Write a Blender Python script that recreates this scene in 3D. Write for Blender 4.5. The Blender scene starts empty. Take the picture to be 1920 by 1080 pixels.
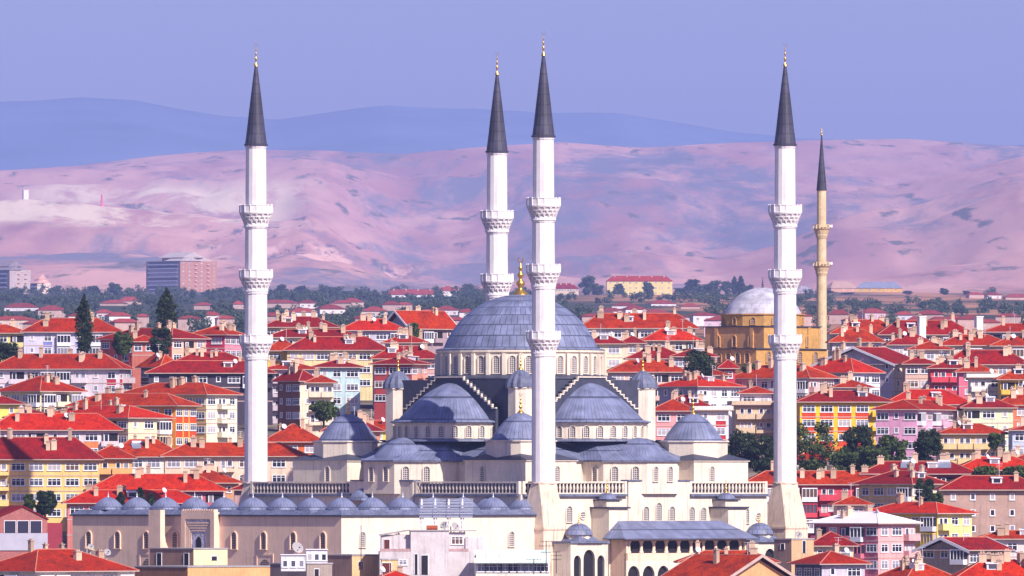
import bpy, bmesh, math, random
from mathutils import Vector, noise
C = bpy.context.scene
COL = C.collection
PI = math.pi
R = math.radians
# ------------------------------------------------------------------ camera
F = 21840.0            # focal length in photo pixels (1920 wide)
HY = 908.0             # eye level row in the photo
cam = bpy.data.cameras.new('camera'); co = bpy.data.objects.new('camera', cam); COL.objects.link(co)
co.location = (0, 0, 0); co.rotation_euler = (PI/2, 0, 0)
cam.sensor_width = 36.0; cam.lens = 36.0*F/1920.0
cam.shift_y = (HY-540)/1920.0
cam.clip_start = 1.0; cam.clip_end = 120000
C.camera = co
# ------------------------------------------------------------------ world, sun, exposure
SUN_AZ = Vector((0.588, -0.809)); SUN_EL = R(38)
W = bpy.data.worlds.new("World"); C.world = W; W.use_nodes = True
nt = W.node_tree; bg = nt.nodes['Background']
sky = nt.nodes.new('ShaderNodeTexSky'); sky.sky_type = 'NISHITA'; sky.sun_disc = False
sky.sun_elevation = SUN_EL; sky.sun_rotation = math.atan2(SUN_AZ.x, SUN_AZ.y)
sky.air_density = 1.0; sky.dust_density = 1.0; sky.ozone_density = 3.0
tint = nt.nodes.new('ShaderNodeVectorMath'); tint.operation = 'MULTIPLY'; tint.inputs[1].default_value = (1.05, 0.92, 1.52)
nt.links.new(sky.outputs[0], tint.inputs[0]); nt.links.new(tint.outputs[0], bg.inputs['Color']); bg.inputs['Strength'].default_value = 0.062
sl = bpy.data.lights.new('sun', 'SUN'); sl.energy = 4.8; sl.angle = R(0.5); sl.color = (1.0, 0.92, 0.82)
so = bpy.data.objects.new('sun', sl); COL.objects.link(so)
sd = Vector((SUN_AZ.x*math.cos(SUN_EL), SUN_AZ.y*math.cos(SUN_EL), math.sin(SUN_EL)))
so.rotation_euler = sd.to_track_quat('Z', 'Y').to_euler(); so.location = (300, -100, 400)
C.view_settings.view_transform = 'Standard'; C.view_settings.look = 'None'
C.view_settings.exposure = 0.62; C.view_settings.gamma = 1.0
C.render.engine = 'CYCLES'
C.cycles.use_denoising = True
C.cycles.max_bounces = 5; C.cycles.diffuse_bounces = 3; C.cycles.glossy_bounces = 2
C.cycles.volume_bounces = 0; C.cycles.caustics_reflective = False; C.cycles.caustics_refractive = False

# ------------------------------------------------------------------ helpers
def X_(px, D): return (px-960.0)*D/F
def Z_(py, D): return (HY-py)*D/F
def lin(c):
    c = c/255.0
    return c/12.92 if c <= 0.04045 else ((c+0.055)/1.055)**2.4
def hexc(h): return tuple(lin(int(h[i:i+2], 16)) for i in (0, 2, 4))

class MB:
    def __init__(s): s.v = []; s.f = []; s.m = []; s.uv = []; s.sm = []
    def add(s, vs, fs, m=0, uvs=None, smooth=False):
        o = len(s.v); s.v += [tuple(p) for p in vs]
        for i, f in enumerate(fs):
            s.f.append(tuple(o+k for k in f)); s.m.append(m); s.sm.append(smooth)
            s.uv.append(uvs[i] if uvs else [(0, 0)]*len(f))
    def box(s, x0, x1, y0, y1, z0, z1, m=0):
        s.add([(x0,y0,z0),(x1,y0,z0),(x1,y1,z0),(x0,y1,z0),(x0,y0,z1),(x1,y0,z1),(x1,y1,z1),(x0,y1,z1)],
              [(0,3,2,1),(4,5,6,7),(0,1,5,4),(1,2,6,5),(2,3,7,6),(3,0,4,7)], m)
    def wallbox(s, x0, x1, y0, y1, z0, z1, ms):      # ms: material of faces -y, +x, +y, -x, top
        vs = [(x0,y0,z0),(x1,y0,z0),(x1,y1,z0),(x0,y1,z0),(x0,y0,z1),(x1,y0,z1),(x1,y1,z1),(x0,y1,z1)]
        for f, m in (((0,1,5,4),ms[0]),((1,2,6,5),ms[1]),((2,3,7,6),ms[2]),((3,0,4,7),ms[3]),((4,5,6,7),ms[4]),((0,3,2,1),ms[4])):
            s.add([vs[k] for k in f], [(0,1,2,3)], m)
    def prism(s, poly, z0, z1, m=0, mtop=None):      # polygon in plan, extruded upwards
        n = len(poly)
        s.add([(p[0],p[1],z0) for p in poly]+[(p[0],p[1],z1) for p in poly],
              [(i,(i+1)%n,n+(i+1)%n,n+i) for i in range(n)], m)
        s.add([(p[0],p[1],z1) for p in poly], [tuple(range(n))], m if mtop is None else mtop)
        s.add([(p[0],p[1],z0) for p in poly], [tuple(range(n))[::-1]], m)
    def slabx(s, poly, y0, y1, m=0):                 # polygon in (x, z), extruded along y
        n = len(poly)
        s.add([(p[0],y0,p[1]) for p in poly]+[(p[0],y1,p[1]) for p in poly],
              [(i,(i+1)%n,n+(i+1)%n,n+i) for i in range(n)], m)
        s.add([(p[0],y0,p[1]) for p in poly], [tuple(range(n))], m)
        s.add([(p[0],y1,p[1]) for p in poly], [tuple(range(n))[::-1]], m)
    def lathe(s, prof, n=24, a0=0.0, a1=2*PI, c=(0,0), m=0, smooth=True, nu=None, vs=1.0, off=0.0):
        full = abs(a1-a0-2*PI) < 1e-6
        k = n if full else n+1
        vv = []
        L = [0.0]
        for i in range(1, len(prof)):
            L.append(L[-1]+math.hypot(prof[i][0]-prof[i-1][0], prof[i][1]-prof[i-1][1]))
        for r, z in prof:
            for i in range(k):
                a = a0+off+(a1-a0)*i/n
                vv.append((c[0]+r*math.cos(a), c[1]+r*math.sin(a), z))
        fs = []; uvs = []
        nu = nu or n
        for j in range(len(prof)-1):
            for i in range(n):
                i2 = (i+1) % k
                fs.append((j*k+i, j*k+i2, (j+1)*k+i2, (j+1)*k+i))
                u0, u1 = nu*i/n, nu*(i+1)/n
                uvs.append([(u0, L[j]*vs), (u1, L[j]*vs), (u1, L[j+1]*vs), (u0, L[j+1]*vs)])
        s.add(vv, fs, m, uvs, smooth)
    def tube(s, p, q, r, n=6, m=0):
        p = Vector(p); q = Vector(q); d = (q-p).normalized()
        u = d.cross(Vector((0,0,1)))
        if u.length < 1e-3: u = Vector((1,0,0))
        u.normalize(); w = d.cross(u)
        ring = [u*math.cos(2*PI*i/n)*r+w*math.sin(2*PI*i/n)*r for i in range(n)]
        s.add([p+a for a in ring]+[q+a for a in ring],
              [(i,(i+1)%n,n+(i+1)%n,n+i) for i in range(n)]+[tuple(range(n))[::-1], tuple(range(n,2*n))], m)
    def mesh(s, name, mats):
        me = bpy.data.meshes.new(name); me.from_pydata(s.v, [], s.f)
        for mt in (mats if isinstance(mats, (list, tuple)) else [mats]): me.materials.append(mt)
        me.polygons.foreach_set('material_index', s.m); me.polygons.foreach_set('use_smooth', s.sm)
        if any(any(c != (0,0) for c in u) for u in s.uv):
            ul = me.uv_layers.new(name='UVMap'); flat = []
            for u in s.uv:
                for c in u: flat += [c[0], c[1]]
            ul.data.foreach_set('uv', flat)
        bm = bmesh.new(); bm.from_mesh(me); bmesh.ops.remove_doubles(bm, verts=bm.verts, dist=0.0005) if len(s.v) < 4000 else None
        bmesh.ops.recalc_face_normals(bm, faces=bm.faces); bm.to_mesh(me); bm.free()
        me.update()
        return me
    def build(s, name, mats, parent=None, loc=(0,0,0), rz=0.0):
        return put(name, s.mesh(name, mats), parent, loc, rz)

def put(name, me, parent=None, loc=(0,0,0), rz=0.0):
    o = bpy.data.objects.new(name, me); COL.objects.link(o)
    o.parent = parent; o.location = loc; o.rotation_euler = (0, 0, rz)
    return o
def tag(o, label=None, cat=None, group=None, kind=None):
    if label: o['label'] = label
    if cat: o['category'] = cat
    if group: o['group'] = group
    if kind: o['kind'] = kind
    return o
def thing(name, label, cat, loc=(0,0,0), rz=0.0, group=None):
    o = bpy.data.objects.new(name, None); COL.objects.link(o)
    o.location = loc; o.rotation_euler = (0, 0, rz)
    return tag(o, label, cat, group)
def copy_tree(o, parent=None):
    c = o.copy(); COL.objects.link(c); c.parent = parent
    for ch in list(o.children): copy_tree(ch, c)
    return c

# ------------------------------------------------------------------ materials
MATS = {}
def newmat(name):
    m = bpy.data.materials.new(name); m.use_nodes = True
    return m, m.node_tree, m.node_tree.nodes['Principled BSDF']
def plain(name, col, rough=0.8, amt=0.18, scale=0.6, metallic=0.0, streak=0.0, rnd=0.0, spec=0.3, fine=0.0):
    if name in MATS: return MATS[name]
    m, t, b = newmat(name); N = t.nodes; L = t.links
    b.inputs['Roughness'].default_value = rough; b.inputs['Metallic'].default_value = metallic
    b.inputs['Specular IOR Level'].default_value = spec
    tc = N.new('ShaderNodeTexCoord')
    nz = N.new('ShaderNodeTexNoise'); nz.inputs['Scale'].default_value = scale; nz.inputs['Detail'].default_value = 6
    nz.inputs['Roughness'].default_value = 0.65
    L.new(tc.outputs['Object'], nz.inputs['Vector'])
    mr = N.new('ShaderNodeMapRange'); mr.inputs['From Min'].default_value = 0.3; mr.inputs['From Max'].default_value = 0.7
    mr.inputs['To Min'].default_value = 1-amt; mr.inputs['To Max'].default_value = 1+amt*0.6
    L.new(nz.outputs['Fac'], mr.inputs['Value'])
    last = mr.outputs[0]
    if streak > 0:
        mp = N.new('ShaderNodeMapping'); mp.inputs['Scale'].default_value = (2.2, 2.2, 0.12)
        L.new(tc.outputs['Object'], mp.inputs['Vector'])
        n2 = N.new('ShaderNodeTexNoise'); n2.inputs['Scale'].default_value = 1.0; n2.inputs['Detail'].default_value = 5
        L.new(mp.outputs[0], n2.inputs['Vector'])
        r2 = N.new('ShaderNodeMapRange'); r2.inputs['From Min'].default_value = 0.52; r2.inputs['From Max'].default_value = 0.75
        r2.inputs['To Min'].default_value = 1.0; r2.inputs['To Max'].default_value = 1-streak
        L.new(n2.outputs['Fac'], r2.inputs['Value'])
        mm = N.new('ShaderNodeMath'); mm.operation = 'MULTIPLY'
        L.new(last, mm.inputs[0]); L.new(r2.outputs[0], mm.inputs[1]); last = mm.outputs[0]
    if rnd > 0:
        oi = N.new('ShaderNodeObjectInfo'); r3 = N.new('ShaderNodeMapRange')
        r3.inputs['To Min'].default_value = 1-rnd; r3.inputs['To Max'].default_value = 1+rnd*0.5
        L.new(oi.outputs['Random'], r3.inputs['Value'])
        m3 = N.new('ShaderNodeMath'); m3.operation = 'MULTIPLY'
        L.new(last, m3.inputs[0]); L.new(r3.outputs[0], m3.inputs[1]); last = m3.outputs[0]
    if fine > 0:
        n4 = N.new('ShaderNodeTexNoise'); n4.inputs['Scale'].default_value = 3.5; n4.inputs['Detail'].default_value = 2
        L.new(tc.outputs['Object'], n4.inputs['Vector'])
        r4 = N.new('ShaderNodeMapRange'); r4.inputs['From Min'].default_value = 0.35; r4.inputs['From Max'].default_value = 0.65
        r4.inputs['To Min'].default_value = 1-fine; r4.inputs['To Max'].default_value = 1+fine
        L.new(n4.outputs['Fac'], r4.inputs['Value'])
        m4 = N.new('ShaderNodeMath'); m4.operation = 'MULTIPLY'
        L.new(last, m4.inputs[0]); L.new(r4.outputs[0], m4.inputs[1]); last = m4.outputs[0]
    mx = N.new('ShaderNodeVectorMath'); mx.operation = 'SCALE'
    mx.inputs[0].default_value = col[:3]
    L.new(last, mx.inputs['Scale']); L.new(mx.outputs[0], b.inputs['Base Color'])
    MATS[name] = m
    return m
def wallmat(h, k=0.84): 
    c = hexc(h); return plain('painted_wall_'+h, tuple(x*k for x in c), 0.85, 0.2, 0.35, streak=0.32, fine=0.06)

def lead(name, col, dark, lines=0.035, rough=0.5):
    m, t, b = newmat(name); N = t.nodes; L = t.links
    uv = N.new('ShaderNodeUVMap'); br = N.new('ShaderNodeTexBrick')
    br.offset = 0.5; br.inputs['Scale'].default_value = 1.0
    br.inputs['Brick Width'].default_value = 1.0; br.inputs['Row Height'].default_value = 1.0
    br.inputs['Mortar Size'].default_value = lines; br.inputs['Mortar Smooth'].default_value = 0.3
    br.inputs['Bias'].default_value = 0.0
    br.inputs['Color1'].default_value = (*[x*1.12 for x in col], 1); br.inputs['Color2'].default_value = (*[x*0.9 for x in col], 1)
    br.inputs['Mortar'].default_value = (*dark, 1)
    L.new(uv.outputs[0], br.inputs['Vector'])
    tc = N.new('ShaderNodeTexCoord'); nz = N.new('ShaderNodeTexNoise'); nz.inputs['Scale'].default_value = 0.5; nz.inputs['Detail'].default_value = 7
    L.new(tc.outputs['Object'], nz.inputs['Vector'])
    mr = N.new('ShaderNodeMapRange'); mr.inputs['From Min'].default_value = 0.3; mr.inputs['From Max'].default_value = 0.7
    mr.inputs['To Min'].default_value = 0.7; mr.inputs['To Max'].default_value = 1.3
    L.new(nz.outputs['Fac'], mr.inputs['Value'])
    mx = N.new('ShaderNodeVectorMath'); mx.operation = 'SCALE'
    L.new(br.outputs['Color'], mx.inputs[0]); L.new(mr.outputs[0], mx.inputs['Scale']); L.new(mx.outputs[0], b.inputs['Base Color'])
    b.inputs['Roughness'].default_value = rough; b.inputs['Specular IOR Level'].default_value = 0.35
    return m
M_LEAD = lead('dome_lead', (0.158, 0.174, 0.275), (0.06, 0.065, 0.11), 0.06)
M_LEADP = plain('roof_lead', (0.14, 0.152, 0.235), 0.55, 0.35, 0.5, streak=0.6)
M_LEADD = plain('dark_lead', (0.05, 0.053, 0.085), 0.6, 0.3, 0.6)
M_SPIRE = lead('spire_lead', (0.050, 0.045, 0.075), (0.02, 0.02, 0.035), 0.05, 0.55)
M_MARBLE = plain('minaret_marble', (0.77, 0.71, 0.72), 0.6, 0.10, 0.5, streak=0.24, fine=0.03)
M_STONE = plain('cream_stone', (0.72, 0.62, 0.51), 0.75, 0.13, 0.4, streak=0.28, fine=0.04)
M_STONE2 = plain('tan_stone', (0.84, 0.59, 0.44), 0.8, 0.12, 0.35, streak=0.22, fine=0.05)
M_STAIN = plain('stained_stone', (0.75, 0.59, 0.46), 0.8, 0.2, 0.35, streak=0.5)
M_GOLD = plain('gilded_copper', (0.75, 0.42, 0.08), 0.3, 0.1, 2.0, metallic=0.85)
M_PALEFIN = plain('pale_finial', (0.7, 0.68, 0.74), 0.4, 0.1, 2.0)
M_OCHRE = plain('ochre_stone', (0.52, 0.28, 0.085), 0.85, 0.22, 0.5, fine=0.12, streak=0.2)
M_OCHRESH = plain('ochre_stone_shaded', (0.66, 0.33, 0.13), 0.85, 0.22, 0.5, fine=0.12, streak=0.2)  # browner tone of the side away from the sun, shade put into colour
M_PALELEAD = lead('pale_dome_lead', (0.42, 0.40, 0.46), (0.27, 0.26, 0.33))
M_BUFF = plain('buff_stone', (0.62, 0.46, 0.28), 0.85, 0.2, 0.7, fine=0.1)
def tilemat(name, c1, c2, c3):
    m, t, b = newmat(name); N = t.nodes; L = t.links
    tc = N.new('ShaderNodeTexCoord'); oi = N.new('ShaderNodeObjectInfo')
    ad = N.new('ShaderNodeVectorMath'); ad.operation = 'ADD'; L.new(tc.outputs['Object'], ad.inputs[0])
    sc = N.new('ShaderNodeMath'); sc.operation = 'MULTIPLY'; sc.inputs[1].default_value = 90; L.new(oi.outputs['Random'], sc.inputs[0]); L.new(sc.outputs[0], ad.inputs[1])
    def nz(scale, det, rough=.6, st=(1,1,1)):
        mp = N.new('ShaderNodeMapping'); mp.inputs['Scale'].default_value = st; L.new(ad.outputs[0], mp.inputs['Vector'])
        n = N.new('ShaderNodeTexNoise'); n.inputs['Scale'].default_value = scale; n.inputs['Detail'].default_value = det; n.inputs['Roughness'].default_value = rough
        L.new(mp.outputs[0], n.inputs['Vector']); return n.outputs['Fac']
    def mr(v, a, c, lo=0.0, hi=1.0):
        r = N.new('ShaderNodeMapRange'); r.inputs['From Min'].default_value = a; r.inputs['From Max'].default_value = c; r.inputs['To Min'].default_value = lo; r.inputs['To Max'].default_value = hi
        L.new(v, r.inputs['Value']); return r.outputs[0]
    def mix(f, a, c):
        x = N.new('ShaderNodeMix'); x.data_type = 'RGBA'; L.new(f, x.inputs[0])
        for k, v in ((6, a), (7, c)):
            if isinstance(v, tuple): x.inputs[k].default_value = (*v, 1)
            else: L.new(v, x.inputs[k])
        return x.outputs[2]
    base = mix(mr(oi.outputs['Random'], 0, 1), c1, c2)
    base = mix(mr(nz(.35, 5, .7), .42, .68), base, c3)
    base = mix(mr(nz(1.6, 3), .5, .75), base, tuple(x*.55 for x in c3))
    f = N.new('ShaderNodeVectorMath'); f.operation = 'SCALE'; L.new(base, f.inputs[0]); L.new(mr(nz(4.5, 2, .5, (1,1,3)), .3, .7, .6, 1.36), f.inputs['Scale'])
    L.new(f.outputs[0], b.inputs['Base Color']); b.inputs['Roughness'].default_value = .9; b.inputs['Specular IOR Level'].default_value = .1
    MATS[name] = m; return m
M_TILE = tilemat('red_roof_tile', (0.32, 0.016, 0.004), (0.42, 0.038, 0.004), (0.19, 0.017, 0.009))
M_TILED = tilemat('dull_roof_tile', (0.22, 0.008, 0.009), (0.30, 0.012, 0.008), (0.14, 0.010, 0.012))
M_TILEO = tilemat('orange_roof_tile', (0.44, 0.016, 0.004), (0.50, 0.028, 0.005), (0.30, 0.013, 0.007))
M_WROOF = plain('white_metal_roof', (0.78, 0.70, 0.72), 0.6, 0.1, 0.4)
M_RIDGE = plain('ridge_mortar', (0.50, 0.17, 0.11), 0.9, 0.2, 1.0)
M_FASCIA = plain('eave_board', (0.50, 0.36, 0.32), 0.8, 0.2, 0.5)
M_CHIM = plain('chimney_render', (0.62, 0.43, 0.31), 0.9, 0.2, 1.0, rnd=0.35)
M_CHIMC = plain('chimney_cap', (0.45, 0.33, 0.28), 0.9, 0.2, 1.0)
M_FRAME = plain('white_window_frame', (0.74, 0.72, 0.76), 0.5, 0.05, 1.0)
M_CONC = plain('grey_concrete', (0.36, 0.33, 0.34), 0.9, 0.2, 0.6, streak=0.2)
M_STEEL = plain('painted_steel', (0.62, 0.6, 0.64), 0.4, 0.1, 1.0)
M_DARKST = plain('dark_steel', (0.05, 0.05, 0.06), 0.5, 0.1, 1.0)
M_VOID = plain('dark_interior', (0.018, 0.014, 0.02), 0.9, 0.2, 1.0)
def glassmat():
    m, t, b = newmat('window_glass'); N = t.nodes; L = t.links
    oi = N.new('ShaderNodeObjectInfo'); cr = N.new('ShaderNodeValToRGB'); cr.color_ramp.interpolation = 'CONSTANT'
    e = cr.color_ramp.elements; e[0].color = (0.02, 0.022, 0.04, 1); e[1].position = 0.35; e[1].color = (0.07, 0.075, 0.11, 1)
    x = e.new(0.6); x.color = (0.22, 0.21, 0.26, 1); x = e.new(0.8); x.color = (0.40, 0.36, 0.38, 1); x = e.new(0.93); x.color = (0.12, 0.07, 0.05, 1)
    L.new(oi.outputs['Random'], cr.inputs['Fac']); L.new(cr.outputs['Color'], b.inputs['Base Color'])
    b.inputs['Roughness'].default_value = 0.25; b.inputs['Specular IOR Level'].default_value = 0.3
    return m
M_GLASS = glassmat()
def lattice(name, hole, bar, pitch=0.34):
    m, t, b = newmat(name); N = t.nodes; L = t.links
    tc = N.new('ShaderNodeTexCoord'); sp = N.new('ShaderNodeSeparateXYZ'); L.new(tc.outputs['Object'], sp.inputs[0])
    vals = []
    for ax, o in (('X', 0.5), ('Z', 0.0)):
        a = N.new('ShaderNodeMath'); a.operation = 'MULTIPLY_ADD'; a.inputs[1].default_value = 1/pitch; a.inputs[2].default_value = o
        L.new(sp.outputs[ax], a.inputs[0])
        f = N.new('ShaderNodeMath'); f.operation = 'FRACT'; L.new(a.outputs[0], f.inputs[0])
        s = N.new('ShaderNodeMath'); s.operation = 'SUBTRACT'; s.inputs[1].default_value = 0.5; L.new(f.outputs[0], s.inputs[0])
        q = N.new('ShaderNodeMath'); q.operation = 'MULTIPLY'; L.new(s.outputs[0], q.inputs[0]); L.new(s.outputs[0], q.inputs[1])
        vals.append(q)
    ad = N.new('ShaderNodeMath'); ad.operation = 'ADD'; L.new(vals[0].outputs[0], ad.inputs[0]); L.new(vals[1].outputs[0], ad.inputs[1])
    lt = N.new('ShaderNodeMath'); lt.operation = 'LESS_THAN'; lt.inputs[1].default_value = 0.15; L.new(ad.outputs[0], lt.inputs[0])
    mx = N.new('ShaderNodeMix'); mx.data_type = 'RGBA'; mx.inputs[6].default_value = (*bar, 1); mx.inputs[7].default_value = (*hole, 1)
    L.new(lt.outputs[0], mx.inputs[0]); L.new(mx.outputs[2], b.inputs['Base Color']); b.inputs['Roughness'].default_value = 0.8
    return m
M_LATT = lattice('stone_lattice', (0.05, 0.05, 0.08), (0.52, 0.46, 0.42))
M_LATTT = lattice('worn_lattice', (0.06, 0.045, 0.05), (0.36, 0.25, 0.21), 0.42)

def leafmat(name, c1, c2):
    m, t, b = newmat(name); N = t.nodes; L = t.links
    tc = N.new('ShaderNodeTexCoord'); nz = N.new('ShaderNodeTexNoise'); nz.inputs['Scale'].default_value = 0.9; nz.inputs['Detail'].default_value = 4
    L.new(tc.outputs['Object'], nz.inputs['Vector'])
    cr = N.new('ShaderNodeValToRGB'); cr.color_ramp.elements[0].position = 0.35; cr.color_ramp.elements[1].position = 0.7
    cr.color_ramp.elements[0].color = (*c1, 1); cr.color_ramp.elements[1].color = (*c2, 1)
    L.new(nz.outputs['Fac'], cr.inputs['Fac']); L.new(cr.outputs['Color'], b.inputs['Base Color'])
    b.inputs['Roughness'].default_value = 0.8; b.inputs['Specular IOR Level'].default_value = 0.15
    return m
M_LEAF = leafmat('broad_leaves', (0.022, 0.042, 0.014), (0.10, 0.13, 0.032))
M_LEAFD = leafmat('dark_needles', (0.012, 0.024, 0.012), (0.045, 0.066, 0.026))
M_LEAFF = leafmat('far_leaves', (0.030, 0.046, 0.032), (0.085, 0.11, 0.06))
M_BARK = plain('tree_bark', (0.10, 0.07, 0.05), 0.9, 0.3, 2.0)

# ------------------------------------------------------------------ terrain
DTAB = [(1100,1815),(1060,1880),(1020,1925),(985,1965),(960,2000),(920,2070),(860,2160),(810,2230),(760,2310),(720,2390),(690,2450),(650,2540),(625,2610),(600,2690)]
def D_of(ye):
    if ye >= DTAB[0][0]: return DTAB[0][1]-(ye-DTAB[0][0])*1.2
    for (a, da), (b, db) in zip(DTAB, DTAB[1:]):
        if ye >= b: return da+(db-da)*(a-ye)/(a-b)
    return DTAB[-1][1]+(600-ye)*4
def lerp_tab(tab, x):
    if x <= tab[0][0]: return tab[0][1]
    for (a, va), (b, vb) in zip(tab, tab[1:]):
        if x <= b:
            t = (x-a)/(b-a); return va+(vb-va)*t
    return tab[-1][1]
YTAB = [(d, y) for y, d in DTAB]
def Md(D): return 3600+(D-3600)*1.6          # distances beyond the town
SKYL = [(-900,330),(0,318),(150,310),(300,292),(430,282),(600,280),(760,284),(900,272),(1050,264),(1200,276),(1330,268),(1500,262),(1700,258),(1920,272),(2800,290)]
CREST = [(-900,400),(0,382),(200,384),(420,398),(520,398),(575,388),(630,415),(690,462),(745,503),(850,515),(1000,500),(1200,490),(1350,505),(1480,480),(1580,440),(1700,425),(1800,385),(1920,335),(2100,300),(2800,300)]
def ground_z(X, Y):
    px = 960+X*F/max(Y, 300)
    if Y < 1815: 
        base = Z_(1100, 1815)-19
        return base-8*min(1, (1815-Y)/600)
    if Y < 2690:
        z = (HY-lerp_tab(YTAB, Y))*Y/F-11.0
        return z-lerp_tab([(1815, 8), (2090, 12), (2190, 0)], Y)
    z27 = (HY-600)*2690/F-11
    tab = [(2690, z27), (2850, z27+4), (3600, z27+4)]+[(Md(d), Z_(y, Md(d))) for d, y in ((5300,612),(8700,553),(9400,548))]
    if Y < Md(9400): return lerp_tab(tab, Y)+3*noise.noise(Vector((X*0.004, Y*0.0014, 0)))
    cr = lerp_tab(CREST, px); sk = lerp_tab(SKYL, px)
    kn = [(Md(d), Z_(y, Md(d))*f) for d, y, f in ((9400,548,1),(11000,548-(548-cr)*0.42,1),(12600,548-(548-cr)*0.88,1),(13600,cr,1),(14800,cr,.92),(16500,cr-(cr-sk)*0.45,1),(19500,sk,1),(23000,sk,.55))]
    z = lerp_tab(kn, Y)
    am = min(1, (Y-Md(9400))/3000)
    n = noise.fractal(Vector((X*0.00075, Y*0.00034, 3.1)), 1.0, 2.0, 7)
    rg = abs(noise.noise(Vector((X*0.0015, Y*0.0005, 7.7))))
    fade = 1.0 if Y < Md(17500) else max(0.15, 1-(Y-Md(17500))/3000)
    gl = abs(noise.noise(Vector((X*0.011+0.4*noise.noise(Vector((X*.003, Y*.001, 4))), Y*0.0007, 5.5))))
    esc = max(0, 1-abs(px-610)/190)*max(0, 1-abs(Y-Md(12300))/3000)
    return z+am*fade*(46*n-34*rg-(9+46*esc)*gl+6*noise.noise(Vector((X*.008, Y*.0025, 8.1))))

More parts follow.
